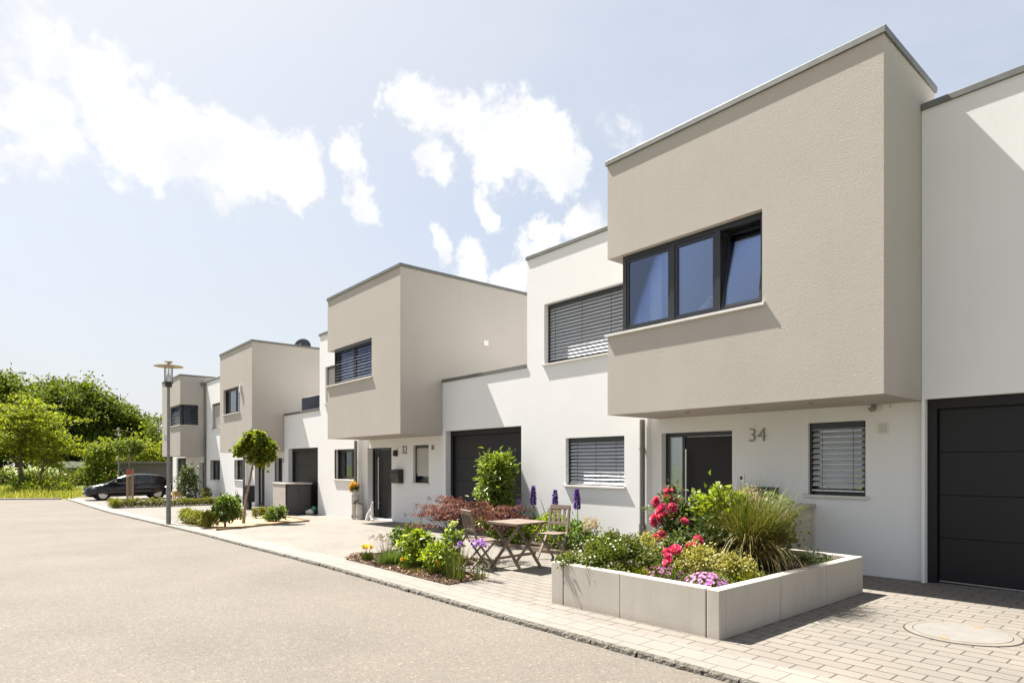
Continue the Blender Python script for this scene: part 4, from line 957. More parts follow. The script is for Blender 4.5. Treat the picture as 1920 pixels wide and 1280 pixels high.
def tree(name, label, base, h, crown_z, rad, nc, per, spread, L, W, mat, tr=.2, group=None, bark='bark', flat=.7, shell=.45, ctr=(0, 0), limbs=14, cat='tree', up=.2, rough=.13, upn=.8, zlow=.12):
    x, y = base; z = g(x); t = thing(name, label, cat, (x, y, z), 0, group)
    c = (x+ctr[0], y+ctr[1], z+crown_z)
    o, C_ = bush('crown', t, c, rad, nc, per, spread, L, W, mat, shell, up, flat=flat, rough=rough, upn=upn, zmin=z+zlow*h)
    idx = rng.choice(len(C_), min(limbs, len(C_)), replace=False)
    trunk(t, (x, y, z-.1), (c[0], c[1], z+crown_z+rad[2]*.45), tr, tr*.28, bark, [C_[i] for i in idx], .012)
    return t
# ---- far trees
G_ = 'dark trees beyond the meadow'
tree('broadleaf_tree', 'tall dark leafy tree at the left edge, behind the bright green tree', (-103, 1.0), 13, 7.5, (8.5, 6.0, 5.3), 260, 105, .80, .42, .28, 'lf_dark', .4, G_)
tree('broadleaf_tree', 'second tall dark tree from the left edge, with a flat-topped crown', (-104, 7.5), 13, 7.8, (7.5, 5.6, 5.3), 250, 105, .78, .42, .28, 'lf_dark', .4, G_)
tree('broadleaf_tree', 'broad dark tree at the right of the dark group, before a distant lamp', (-90, 8.2), 11, 6.6, (6.0, 4.9, 4.6), 250, 105, .62, .38, .25, 'lf_dark', .35, G_)
tree('broadleaf_tree', 'lower dark tree sloping down behind the distant lamp', (-88, 11.9), 9, 5.0, (4.6, 3.7, 3.9), 190, 90, .5, .34, .23, 'lf_dark', .3, G_)
tree('broadleaf_tree', 'dark tree low in the gap between the dark group and the house', (-90.5, 15.5), 7, 3.6, (3.4, 2.6, 2.7), 110, 50, .42, .38, .26, 'lf_mid', .2, G_)
tree('slender_tree', 'thin dark open tree against the sky beside the farthest house', (-79.5, 14.6), 7.8, 6.0, (2.0, 1.3, 1.7), 34, 26, .30, .28, .18, 'lf_dark', .10, None, up=.1)
tree('bright_tree', 'tall bright green tree with layered branches on the meadow at the left edge', (-57.3, 1.75), 7.3, 4.5, (2.7, 1.95, 2.6), 105, 70, .34, .19, .135, 'lf_bright', .17, None, flat=.22, shell=.3, rough=.28, zlow=.3)
tree('bright_tree', 'smaller bright tree with a leaning trunk, right of the tall bright tree', (-60.2, 2.75), 6.2, 3.9, (2.2, 2.0, 1.7), 75, 60, .36, .19, .135, 'lf_bright', .12, None, ctr=(.3, .9), flat=.22, shell=.3, rough=.28, zlow=.3)
tree('young_tree', 'small fresh green tree on the meadow left of the distant lamp', (-66.6, 7.6), 4.6, 2.7, (1.6, 1.25, 1.55), 60, 46, .32, .22, .15, 'lf_ball', .07, None, flat=.5, rough=.2)
for i, (x, y, w, h, lab, mt_) in enumerate(((-71.0, 11.3, 2.3, 4.4, 'tall yellow-green shrub behind the dark shed', 'lf_bright'), (-69.5, 14.2, 2.2, 4.9, 'yellow-green shrub touching the farthest house behind the shed', 'lf_bright'), (-73, 9.4, 1.7, 3.2, 'mid green shrub just left of the dark shed roof', 'lf_ball'), (-66.0, 8.6, .9, 1.7, 'small yellow shrub at the left corner of the shed', 'lf_lime'))):
    t = thing('shrub', lab, 'shrub', (x, y, g(x)), 0, 'shrubs around the shed'); bush('foliage', t, (x, y, g(x)+h*.5), (w, w*.8, h*.5), 70, 44, .36*h/4, .24, .16, mt_, .4, rough=.16)
    trunk(t, (x, y, g(x)-.1), (x, y, g(x)+h*.6), .07, .02)
P = []
t = thing('hedge', 'dark unclipped hedge along the far side of the meadow', 'hedge', (-72, 3, g(-72)))
u = np.linspace(0, 1, 46); cx_ = -75+10.5*u+rng.normal(size=46)*.5; cy_ = -3.0+11.6*u; cz_ = g(-70)+.5+.55*rng.random(46)
q = rng.normal(size=(46, 130, 3))*np.array([.55, .6, .38]); P = (np.stack([cx_, cy_, cz_], 1)[:, None]+q).reshape(-1, 3); n = len(P)
k = rng.random(n) < .85
leaves('foliage', P[k], rdir(k.sum(), .2), rdir(k.sum(), .8), .24, .16, 'lf_mid', t); leaves('brown_foliage', P[~k], rdir((~k).sum(), .2), rdir((~k).sum(), .8), .26, .17, 'lf_brown', t)
# ---- meadow grass
n = 30000; u = rng.random(n)**.8; w = rng.random(n)
gx_ = -45.6-.8*rng.random(n)-25*u; gy_ = 3.2+1.27*(gx_+45)+.35+ (rng.random(n)**.7)*(.9*(-gx_-45)+6.5); k = (gy_ < 9.5)
B = onground(np.stack([gx_, gy_], 1)[k], -.09); m = len(B)
hh = .30+.30*rng.random(m)*(1+.6*np.sin(B[:, 0]*.9)*np.cos(B[:, 1]*1.3))
tag(blades('grass', B, rng.random(m)*6.28, .1+.3*rng.random(m), .5*rng.random(m), hh, .035, 'gr_meadow', seg=3), 'tall sunlit meadow grass beyond the end of the road', 'grass', kind='stuff')
t = thing('weed_clump', 'low dark weeds round the trunk of the tall bright tree', 'weeds', (-57.0, 1.9, g(-57))); bush('foliage', t, (-57.0, 1.9, g(-57)+.45), (1.1, .8, .55), 30, 40, .22, .2, .1, 'lf_mid', .3)
t = thing('weed_clump', 'mound of dark weeds on the meadow right of the bright trees', 'weeds', (-52.5, 2.6, g(-52))); bush('foliage', t, (-52.5, 2.6, g(-52)+.3), (.9, 1.5, .42), 40, 40, .22, .2, .1, 'lf_ball', .3)
# staked tree crown in front of the shed
tree('young_tree', 'small staked tree with round dull green crown before the car', (-38.15, 5.66), 3.3, 2.86, (.72, .62, .36), 40, 40, .15, .12, .085, 'lf_mid', .035, None, bark='bark_pale', limbs=8)
# ball tree of number 30 with its bent stem
x, y = -19.88, 5.95; z = g(x); t = thing('ball_tree', 'young round-crowned tree with a bent stem on the sandy bed', 'tree', (x, y, z))
cx, cy = x-.1, y+.33
tops = [(cx-.36, cy-.12, z+2.36, .19), (cx-.17, cy+.03, z+2.66, .20), (cx-.02, cy+.1, z+2.36, .21), (cx+.20, cy+.16, z+2.62, .21), (cx+.33, cy+.28, z+2.34, .19), (cx-.06, cy+.1, z+2.06, .20), (cx+.22, cy+.2, z+2.0, .18), (cx-.48, cy-.26, z+2.22, .12), (cx+.36, cy+.3, z+2.12, .13)]
P = []; O = []
for (a, b_, c_, r_) in tops:
    p, o_, _ = clumps((a, b_, c_), (r_, r_, r_*.9), 13, 24, .055, .45, .2, rough=.25); P.append(p); O.append(o_)
P = np.concatenate(P); O = np.concatenate(O); n = len(P); k = .7+.6*rng.random(n)
leaves('crown', P, unit(O+rdir(n)*.9), unit(O*.5+rdir(n)*.6+np.array([0, 0, .8])), .105*k, .095*k, 'lf_ball', t)
b = MB(); b.tube([(x, y, z-.05), (x+.03, y+.03, z+.4), (x+.02, y+.08, z+.85), (x+.0, y+.2, z+1.35), (cx+.05, cy-.05, z+1.75), (cx, cy+.1, z+2.25)], [.055, .042, .036, .034, .032, .015], 9)
for (a, b_, c_, r_) in tops[:5]: b.tube([(cx+.05, cy-.02, z+1.8), ((cx+a)/2, (cy+b_)/2, z+2.05), (a, b_, c_)], [.022, .016, .007], 6)
b.build('trunk', M['bark_pale'], t, smooth=60, merge=False)
# ---- clipped box plants, one by one
def box_plant(h, r, label, group):
    t = thing('box_plant', label, 'box plant', (0, 0, 0), 0, group); bush('foliage', t, (0, 0, h*.58), (r, r, h*.45), 26, 22, .035, .045, .028, 'lf_box', .35, out=1, rough=.1)
    b = MB(); b.tube([(0, 0, -.03), (0, 0, h*.5)], [.014, .008], 6); b.build('stem', M['bark'], t); return t
LA = 'small clipped box plant in the low hedge row beside the black car'; LB = 'small clipped box plant in the low hedge around the sandy bed'
pa = box_plant(.34, .135, LA, 'box hedge beside the car'); first = True
spots = [(-33.55+.03*i+random.uniform(-.03, .03), 4.36+.182*i) for i in range(24)]+[(-33.9, 4.32), (-34.1, 4.42), (-33.3, 4.4), (-33.75, 4.55)]
for (x, y) in spots:
    s = random.uniform(.82, 1.12); rz = random.uniform(0, 6.28); o = pa if first else copy_tree(pa); first = False
    o.location = (x, y, g(x)); o.rotation_euler[2] = rz; o.scale = (s, s, s*random.uniform(.9, 1.08))
pb = box_plant(.34, .14, LB, 'box hedge around the sandy bed'); first = True
spots = [(-22.0+.235*i, 4.78+random.uniform(-.05, .05), 1.12) for i in range(14)]+[(-22.0+.3*i, 5.0+random.uniform(-.04, .04), .95) for i in range(7)]+[(-22.3+.045*i, 5.1+.235*i, 1.0) for i in range(11) if i != 7]
for (x, y, q) in spots:
    s = q*random.uniform(.85, 1.1); rz = random.uniform(0, 6.28); o = pb if first else copy_tree(pb); first = False
    o.location = (x, y, g(x)); o.rotation_euler[2] = rz; o.scale = (s, s, s)
# ---- shrubs of the far forecourts
def shrub(name, label, x, y, c, rad, nc, per, sp, L, W, mat, cat='shrub', stems=5, stem_mat='bark', z=None, **kw):
    z = g(x) if z is None else z; t = thing(name, label, cat, (x, y, z)); o, C_ = bush('foliage', t, (x+c[0], y+c[1], z+c[2]), rad, nc, per, sp, L, W, mat, **kw)
    b = MB()
    for i in range(stems):
        q = C_[int(rng.integers(len(C_)))]; b.tube([(x+random.uniform(-.03, .03), y+random.uniform(-.03, .03), z-.03), (x+(q[0]-x)*.3, y+(q[1]-y)*.3, z+(q[2]-z)*.5), tuple(q)], [.014, .010, .004], 5)
    if stems: b.build('stem', M[stem_mat], t, merge=False)
    return t, C_
shrub('leafy_shrub', 'large-leaved dark green shrub on thin stems at the street side of the sandy bed', -18.75, 5.1, (0, .05, .52), (.33, .28, .30), 44, 20, .06, .12, .055, 'lf_green', stems=7, droop=.45)
shrub('leafy_shrub', 'low round green shrub before the grey bin enclosure', -19.95, 6.95, (0, 0, .25), (.31, .29, .24), 44, 22, .05, .08, .045, 'lf_green')
shrub('leafy_shrub', 'tall rounded shrub with reddish and cream leaves by the farthest entrance', -35.6, 7.95, (0, 0, .85), (.50, .45, .88), 90, 26, .11, .11, .06, 'lf_rose', zmin=-.4)
x, y = -35.75, 8.3; b = MB(); b.tube([(x, y, g(x)-.05), (x, y, g(x)+1.45)], .05, 10); tag(b.build('wooden_post', M['wood_stake'], smooth=50), 'brown wooden post beside the tall rounded shrub', 'post')
shrub('leafy_shrub', 'small light green plant right of the wooden post', -35.9, 8.85, (0, 0, .45), (.24, .22, .26), 26, 20, .06, .09, .05, 'lf_box')
x, y = -31.0, 9.0; z = g(x); t = thing('bare_twigs', 'dark bare forked twigs in a pot against the wall of number 30', 'plant', (x, y, z)); b = MB(); b.lathe((x, y, z), [(.15, 0), (.2, .3), (.17, .3), (.15, .22)], 16); b.build('pot', M['black'], t)
b = MB()
for dx, h in ((-.22, .75), (-.08, .62), (.08, .8), (.2, .55), (.0, .5)): b.tube([(x, y, z+.2), (x+dx*.8, y, z+.2+h*.5), (x+dx, y-.05, z+h)], [.022, .017, .008], 6)
b.build('twig', M['bark'], t, merge=False); bush('foliage', t, (x, y, z+.33), (.25, .2, .12), 12, 14, .06, .1, .05, 'lf_mid')
# orange flowers in the pot on the log
t = bpy.data.objects['flower_pot']; x, y, z = ORG[t]
P, O, _ = clumps((x-.03, y-.02, z+.27), (.16, .15, .12), 30, 22, .03, .4); n = len(P); leaves('flowers', P, unit(O+rdir(n)), rdir(n, .6), .045, .04, 'fl_orange', t)
P, O, _ = clumps((x, y, z+.19), (.12, .12, .06), 12, 14, .03, .4); n = len(P); leaves('foliage', P, unit(O+rdir(n)), rdir(n, .6), .06, .03, 'lf_mid', t)
# ---- laurel and back bed along the white wall
x, y = -10.95, 8.75; z = g(x); t = thing('cherry_laurel', 'tall glossy yellow-green laurel before the garage door of number 32', 'shrub', (x, y, z)); P = []; O = []; CL = []
for (dx, dz, r_, h_, m) in ((0, .50, .44, .50, 80), (-.03, 1.0, .37, .45, 70), (.06, 1.45, .36, .42, 76)):
    p, o_, c_ = clumps((x+dx, y, z+dz), (r_, r_*.85, h_), m, 14, .075, .45, .25, rough=.12, zmin=z+.1); P.append(p); O.append(o_); CL.append(c_)
P = np.concatenate(P); O = np.concatenate(O); CL = np.concatenate(CL); n = len(P); k = .7+.6*rng.random(n)
leaves('foliage', P, unit(O*1.1+rdir(n)*.8+np.array([0, 0, .25])), unit(O*.5+rdir(n)*.6+np.array([0, 0, .7])), .125*k, .055*k, 'lf_laurel', t, droop=.3)
b = MB()
for i in range(0, len(CL), 22): b.tube([(x, y, z-.03), (x+(CL[i][0]-x)*.4, y, z+(CL[i][2]-z)*.5), tuple(CL[i])], [.016, .011, .004], 5)
b.build('stem', M['bark'], t, merge=False)
def delphinium(x, y, h, fl, label, mat='fl_purple', w=.055):
    z = g(x); t = thing('delphinium', label, 'flower', (x, y, z), 0, 'delphiniums by the white wall')
    b = MB(); b.tube([(x, y, z), (x+.02, y, z+h*.5), (x, y+.01, z+h)], [.010, .008, .003], 6); b.build('stem', M['gr_green'], t)
    n = int(560*fl/.4); u = rng.random(n); a = rng.random(n)*6.28; r_ = w*(1-.7*u**2)*(.45+.75*rng.random(n))*(.8+.3*np.sin(u*40+a))
    P = np.stack([x+r_*np.cos(a), y+r_*np.sin(a), z+h-fl+fl*u], 1); O = np.stack([np.cos(a), np.sin(a), 0*a+.1], 1); leaves('flower_spike', P, unit(O+rdir(n)*.7), rdir(n, .3), .026+.016*rng.random(n), .03, mat, t)
    P, O, _ = clumps((x, y, z+.22), (.16, .16, .2), 14, 12, .05, .4); n = len(P); leaves('foliage', P, unit(O+rdir(n)*.8), rdir(n, .8), .11, .05, 'lf_green', t)
delphinium(-10.0, 9.02, 1.16, .40, 'tall purple delphinium at the left, its spike leaning by the wall')
delphinium(-9.35, 9.05, 1.08, .42, 'thick purple delphinium spike directly above the chair back, in the middle')
delphinium(-8.72, 9.05, 1.12, .40, 'purple delphinium spike nearest the blind window')
delphinium(-10.35, 8.9, .86, .26, 'thin pale lilac delphinium left of the tall purple one', 'fl_lilac', .04)
delphinium(-10.2, 8.6, .66, .20, 'short violet delphinium beside the laurel foot', 'fl_purple', .05)
delphinium(-9.15, 8.7, .66, .10, 'low purple delphinium tip just left of the chair back', 'fl_purple', .05)
shrub('perennial_plant', 'bushy light green perennial behind the garden table', -8.75, 8.35, (0, 0, .33), (.34, .3, .33), 44, 22, .06, .07, .04, 'lf_lime', 'plant')
shrub('perennial_plant', 'dark green ground plant under the garden table', -9.55, 8.05, (0, 0, .2), (.55, .3, .22), 50, 22, .06, .06, .04, 'lf_mid', 'plant')
shrub('perennial_plant', 'dull green plant at the wall side of the right chair', -8.15, 8.3, (0, 0, .25), (.35, .35, .26), 36, 20, .06, .07, .04, 'lf_green', 'plant')
x, y = -7.86, 8.5; z = g(x); t = thing('astilbe', 'cream feathery plumes beside the chair at the white wall', 'plant', (x, y, z)); P, O, _ = clumps((x, y, z+.50), (.13, .12, .16), 22, 22, .03, .3); n = len(P); leaves('plume', P, unit(O+rdir(n)), rdir(n), .04, .016, 'plume', t); P, O, _ = clumps((x, y, z+.2), (.15, .15, .16), 14, 14, .05, .4); n = len(P); leaves('foliage', P, rdir(n, .3), rdir(n, .8), .08, .035, 'lf_green', t)
t = thing('red_flower', 'single bright red flower low beside the planter corner', 'flower', (-6.9, 7.9, 0)); P, O, _ = clumps((-7.0, 7.95, .11), (.07, .07, .05), 14, 10, .012, .4); n = len(P); leaves('petals', P, unit(O+rdir(n)*.5), rdir(n, .5), .05, .04, 'fl_coral', t); P, O, _ = clumps((-7.0, 7.95, .06), (.12, .12, .05), 12, 12, .03, .4); n = len(P); leaves('foliage', P, unit(O+rdir(n)*.5), rdir(n, .8), .06, .03, 'lf_green', t)
# ---- japanese maples
def maple(x, y, label, rad, cz, nc, lean):
    z = g(x); t = thing('japanese_maple', label, 'tree', (x, y, z), 0, 'red japanese maples'); c = (x+lean[0], y+lean[1], z+cz)
    P, O, C_ = clumps(c, rad, nc, 60, .075, .35, .5, .2, .28); n = len(P)
    az_ = np.arctan2(O[:, 1], O[:, 0])+rng.normal(size=n)*.9; D = np.stack([np.cos(az_), np.sin(az_), -.35+.55*rng.normal(size=n)], 1)
    k = .6+.7*rng.random(n); leaves('crown', P, D, rdir(n, 1.6), .060*k, .013*k, 'lf_maple', t, droop=.3)
    leaves('fine_foliage', P+rng.normal(size=P.shape)*.02, D+rdir(n)*.8, rdir(n, 1.2), .05*k, .012*k, 'lf_maple', t, droop=.3)
    b = MB(); b.tube([(x, y, z-.05), (x+.01, y+.01, z+cz*.35), (x+lean[0]*.4, y+lean[1]*.4, z+cz*.75)], [.024, .02, .012], 8)
    for i in rng.choice(len(C_), 16, replace=False):
        q = C_[i]; b.tube([(x+.01, y+.01, z+cz*.33), (x+(q[0]-x)*.5, y+(q[1]-y)*.5, z+cz*.72), tuple(q-np.array([0, 0, .03]))], [.014, .009, .003], 5)
    b.build('trunk', M['bark'], t, smooth=60, merge=False); return t
maple(-8.45, 5.95, 'wide-spreading dark red japanese maple on a thin stem in the front bed', (.70, .56, .26), .74, 46, (-.12, .08))
maple(-9.55, 7.75, 'low dark red japanese maple between the table and the laurel', (.50, .36, .24), .52, 30, (.1, 0))
# ---- front bed
n = 9000; a = np.array(BED_A); lo, hi = a.min(0), a.max(0); q = lo+(hi-lo)*rng.random((n, 2))
def inside(p, poly_):
    r = np.zeros(len(p), bool); j_ = len(poly_)-1
    for i in range(len(poly_)):
        xi, yi = poly_[i]; xj, yj = poly_[j_]; c = ((yi > p[:, 1]) != (yj > p[:, 1])) & (p[:, 0] < (xj-xi)*(p[:, 1]-yi)/(yj-yi+1e-9)+xi); r ^= c; j_ = i
    return r
q = q[inside(q, BED_A)]; B = onground(q, .018+.012*rng.random((len(q))).mean()); B[:, 2] += .015*rng.random(len(q)); m = len(q)
tag(leaves('mulch', B, rdir(m)*np.array([1, 1, .25]), rdir(m, 1.2), .03+.05*rng.random(m), .012+.02*rng.random(m), 'mulch', fold=.05), 'brown bark mulch scattered over the front flower bed', 'mulch', kind='stuff')
def tuft(name, label, x, y, n, r, L, W, mat, lean=.35, curl=.5, cat='plant', z=None, t=None, part='blades'):
    z = g(x) if z is None else z; t = t or thing(name, label, cat, (x, y, z)); d_ = disc(n, r); B = np.stack([x+d_[:, 0], y+d_[:, 1], np.full(n, z)], 1)
    az_ = np.arctan2(d_[:, 1], d_[:, 0])+rng.normal(size=n)*.5; blades(part, B, az_, lean*rng.random(n)*(.3+np.hypot(d_[:, 0], d_[:, 1])/r), curl*rng.random(n), L*(.6+.5*rng.random(n)), W, mat, t); return t
def bloom(t, c, r, n, L, mat, part='flower', flat=.6):
    P, O, _ = clumps(c, (r, r, r*flat), max(4, n//10), 10, r*.25, .5, .3); k = len(P); leaves(part, P, unit(O+rdir(k)*.5), unit(O+rdir(k)*.5), L, L*.8, mat, t)
x, y = -9.5, 4.83; t = tuft('flower_tuft', 'small tuft with pale yellow flowers at the left corner of the front bed', x, y, 200, .08, .17, .012, 'gr_green', cat='flower')
for dx, dy in ((-.03, 0), (.05, .03), (.0, -.05)): bloom(t, (x+dx, y+dy, g(x)+.245), .032, 40, .035, 'fl_yellow', flat=.35)
b = MB()
for dx, dy in ((-.03, 0), (.05, .03), (.0, -.05)): b.tube([(x, y, g(x)), (x+dx, y+dy, g(x)+.24)], .004, 5)
b.build('stalk', M['gr_green'], t, merge=False)
tuft('lavender', 'rounded green lavender mound at the kerb side of the front bed', -8.92, 4.95, 1500, .15, .25, .008, 'gr_lav', .9, .4)
x, y = -9.5, 5.2; t = tuft('dry_lavender', 'faded lavender stalks leaning left behind the lavender mound', x, y, 70, .12, .42, .006, 'dry', .7, .2)
bt = disc(46, .3); P = np.stack([x-.06+bt[:, 0], y+bt[:, 1], g(x)+.30+.1*rng.random(46)], 1); P2 = (P[:, None]+rng.normal(size=(46, 6, 3))*.012).reshape(-1, 3); leaves('seed_head', P2, rdir(len(P2), .8), rdir(len(P2)), .03, .014, 'dry', t)
shrub('leafy_perennial', 'fresh green perennial with upright stalks behind the lavender mound', -9.15, 5.38, (0, 0, .27), (.24, .2, .26), 34, 16, .05, .075, .045, 'lf_green', 'plant')
shrub('young_hydrangea', 'yellow-green broad-leaved hydrangea in the middle of the front bed', -8.42, 5.1, (0, 0, .27), (.26, .24, .27), 60, 18, .045, .075, .055, 'lf_lime', 'shrub', stems=8)
x, y = -8.25, 4.86; t = tuft('poppy', 'low plant with one orange poppy in front of the hydrangea', x, y, 120, .08, .15, .012, 'gr_green', cat='flower'); bloom(t, (x-.12, y+.0, g(x)+.14), .033, 50, .036, 'fl_orange')
shrub('coral_bells', 'maroon and amber leaved plant between hydrangea and maple', -8.05, 5.35, (0, 0, .25), (.16, .15, .17), 24, 16, .035, .06, .05, 'lf_brown', 'plant')
t, C_ = shrub('hydrangea', 'lime leaved bush with a small yellow flower right of the mulch', -7.62, 5.02, (0, 0, .20), (.24, .22, .21), 56, 18, .04, .06, .042, 'lf_lime', 'shrub'); bloom(t, (-7.42, 4.85, .20), .03, 40, .035, 'fl_yellow')
x, y = -7.68, 5.3; z = g(x); t = thing('panicle_hydrangea', 'tall thin plant with cream flower balls before the maple', 'shrub', (x, y, z))
b = MB(); heads = ((.0, 0, .72, .055), (-.22, .05, .52, .06), (.08, .05, .56, .05), (-.08, -.03, .60, .035))
for dx, dy, h, r_ in heads: b.tube([(x, y, z), (x+dx*.6, y+dy, z+h*.5), (x+dx, y+dy, z+h)], [.008, .007, .005], 5)
b.build('stem', M['gr_green'], t, merge=False)
for dx, dy, h, r_ in heads: bloom(t, (x+dx, y+dy, z+h), r_, 120, .024, 'fl_cream', flat=.7)
P, O, _ = clumps((x-.02, y, z+.42), (.14, .12, .2), 16, 7, .04, .3); n = len(P); leaves('foliage', P, unit(O+rdir(n)*.6), rdir(n, 1), .10, .05, 'lf_green', t)
tuft('iris_leaves', 'upright reedy green blades at the right end of the front bed', -7.1, 4.95, 95, .15, .54, .010, 'gr_green', .22, .35)
x, y = -6.9, 5.22; t = tuft('iris', 'clump of tall thin iris stalks with violet flowers beside the chair', x, y, 40, .13, .50, .008, 'gr_green', .22, .3, cat='flower')
for dx, dy, h in ((-.10, -.02, .50), (-.02, .03, .52), (.08, .02, .49), (-.30, -.12, .46)):
    bloom(t, (x+dx, y+dy, g(x)+h), .032, 40, .042, 'fl_iris', flat=.6)
tuft('ground_plant', 'reddish low ground plant in the mulch near the kerb', -7.95, 4.83, 260, .14, .10, .009, 'gr_gold', 1.2, .6)
# ---- plants of the raised planter
ZS = .41
t = thing('daisy_bush', 'mound of green leaves dotted with white daisies spilling over the planter corner', 'flower', (-4.72, 5.5, ZS))
P, O, C_ = clumps((-4.68, 5.50, ZS+.03), (.48, .48, .30), 210, 60, .045, .5, .5, .8); k = (P[:, 2] > ZS-.22); P, O = P[k], O[k]
k = ~((P[:, 2] < .48) & ((P[:, 1] < 5.0) & (P[:, 0] > -5.1))); P, O = P[k], O[k]; n = len(P)
leaves('foliage', P, unit(O+rdir(n)*.8), unit(O*.4+rdir(n)*.7+np.array([0, 0, .6])), .040, .021, 'lf_daisy', t)
P, O, _ = clumps((-5.02, 5.06, ZS+.08), (.10, .10, .10), 16, 26, .03, .3, -.2); n = len(P); leaves('trailing_foliage', P, unit(O+rdir(n)*.8), rdir(n, .6), .038, .02, 'lf_daisy', t)
u = rdir(110, .6); u = u[u[:, 2] > .02]; C_ = np.array((-4.68, 5.48, ZS+.03))+u*np.array((.53, .53, .34)); V = []; D = []; Q = []
for c_, o_ in zip(C_, u):
    e1 = np.cross(o_, (0, 0, 1)); e1 /= np.linalg.norm(e1)+1e-6; e2 = np.cross(o_, e1)
    for a in np.linspace(0, 6.28, 9)[:-1]: V.append(c_+o_*.02); D.append(e1*math.cos(a)+e2*math.sin(a)+o_*.2); Q.append(o_)
leaves('daisies', V, D, np.array(Q), .014, .010, 'fl_white', t, droop=0)
def euonymus(x, y, rad, h, label):
    t = thing('variegated_euonymus', label, 'shrub', (x, y, ZS), 0, 'variegated euonymus bushes in the planter'); P, O, _ = clumps((x, y, ZS+h*.42), (rad, rad*.9, h*.58), 90, 26, .04, .5, .3, rough=.14, zmin=ZS-.02); n = len(P)
    leaves('foliage', P, unit(O+rdir(n)*.8), unit(O*.4+rdir(n)*.6+np.array([0, 0, .6])), .036, .023, 'lf_varieg', t); b = MB()
    for i in range(5): b.tube([(x, y, ZS-.02), (x+random.uniform(-.1, .1), y+random.uniform(-.1, .1), ZS+h*.7)], [.009, .004], 5)
    b.build('stem', M['bark'], t, merge=False)
euonymus(-4.62, 6.22, .32, .33, 'yellow variegated bush between the daisies and the roses')
euonymus(-3.78, 5.80, .27, .27, 'yellow variegated bush behind the pink cushion flowers')
euonymus(-3.42, 5.85, .17, .20, 'small greener variegated bush right of the yellow one, under the grass')
euonymus(-4.5, 6.75, .26, .28, 'yellow variegated bush at the foot of the tall roses')
def petals_rose(t, c, r, mat):
    V = []; D = []; Q = []; c = np.array(c); ax = unit(rng.normal(size=(1, 3))*.5+np.array([[.3, -.5, .5]]))[0]; e1 = np.cross(ax, (0, 0, 1)); e1 /= np.linalg.norm(e1); e2 = np.cross(ax, e1)
    for ring, (m, rr, tilt) in enumerate(((5, .25, 1.3), (7, .5, 1.05), (9, .8, .75), (11, 1.1, .4), (9, 1.1, -.1))):
        for k in range(m):
            a = 6.283*(k+.5*ring)/m+rng.normal()*.12; o_ = e1*math.cos(a)+e2*math.sin(a); V.append(c+o_*r*rr*.35-ax*r*.25); D.append(o_*math.cos(tilt)+ax*math.sin(tilt)+rng.normal(size=3)*.08); Q.append(ax*math.cos(tilt)-o_*math.sin(tilt))
    leaves('rose_flower', V, D, np.array(Q), r*.66, r*.95, mat, t, fold=-.22, droop=-.2)
x, y = -4.35, 6.55; t = thing('rose_bush', 'tall rose bush with clusters of large pink-red blooms in the planter', 'rose bush', (x, y, ZS))
P = []; O = []
for c_, r_, m in (((-4.66, 6.5, .95), (.21, .2, .34), 46), ((-4.42, 6.5, .80), (.24, .22, .34), 40), ((-4.0, 6.3, .72), (.28, .22, .18), 30), ((-4.15, 6.05, .60), (.22, .18, .16), 24)):
    p, o_, _ = clumps(c_, r_, m, 13, .06, .4, .2); P.append(p); O.append(o_)
P = np.concatenate(P); O = np.concatenate(O); n = len(P); k = .7+.6*rng.random(n); leaves('foliage', P, unit(O+rdir(n)*.8), unit(O*.4+rdir(n)*.6+np.array([0, 0, .8])), .065*k, .042*k, 'lf_rose', t)
RO = [(-4.69, 6.51, 1.28, 0.068), (-4.66, 6.47, 1.2, 0.075), (-4.72, 6.31, 1.13, 0.074), (-4.63, 6.58, 1.15, 0.065), (-4.63, 6.27, 0.98, 0.07), (-4.63, 6.42, 0.98, 0.064), (-4.69, 6.2, 0.96, 0.06), (-4.68, 6.21, 0.88, 0.053), (-4.67, 6.3, 0.91, 0.05), (-4.6, 6.15, 0.74, 0.046), (-4.55, 6.13, 0.69, 0.046), (-4.66, 6.7, 0.98, 0.066), (-3.95, 5.6, 0.7, 0.078), (-4.01, 5.53, 0.66, 0.052), (-3.97, 5.5, 0.64, 0.049), (-3.97, 5.48, 0.58, 0.069), (-3.93, 5.86, 0.72, 0.071), (-3.93, 6.01, 0.76, 0.066), (-4.38, 5.95, 0.79, 0.054), (-4.55, 6.21, 1.07, 0.069), (-4.47, 6.3, 1.08, 0.066), (-4.59, 6.16, 1.05, 0.066), (-4.32, 6.33, 0.93, 0.058), (-4.53, 6.39, 0.98, 0.06)]
for (a, b_, c_, r_) in RO: petals_rose(t, (a, b_, c_), r_, 'fl_rose')
b = MB()
for (a, b_, c_, r_) in RO: b.tube([(x+random.uniform(-.12, .12), y+random.uniform(-.1, .1), ZS), (x+(a-x)*.6, y+(b_-y)*.6, ZS+(c_-ZS)*.6), (a, b_, c_-r_*.4)], [.010, .007, .004], 5)
b.build('stem', M['gr_green'], t, merge=False)
x, y = -4.25, 6.95; t = thing('lime_hydrangea', 'large lime green hydrangea with pale flower balls behind the roses', 'shrub', (x, y, ZS))
o, C_ = bush('foliage', t, (x, y, ZS+.40), (.44, .40, .44), 130, 18, .055, .075, .055, 'lf_lime', .45, .3, zmin=ZS)
for p in (C_[np.argsort(C_[:, 2])[-16:]]): bloom(t, tuple(p+np.array([0, 0, .05])), .042, 80, .024, 'fl_limeball', flat=.6)
petals_rose(t, (-4.5, 6.92, 0.96), .062, 'fl_coral')
b = MB()
for i in range(0, len(C_), 9): b.tube([(x, y, ZS), tuple(C_[i])], [.009, .004], 5)
b.build('stem', M['gr_green'], t, merge=False)
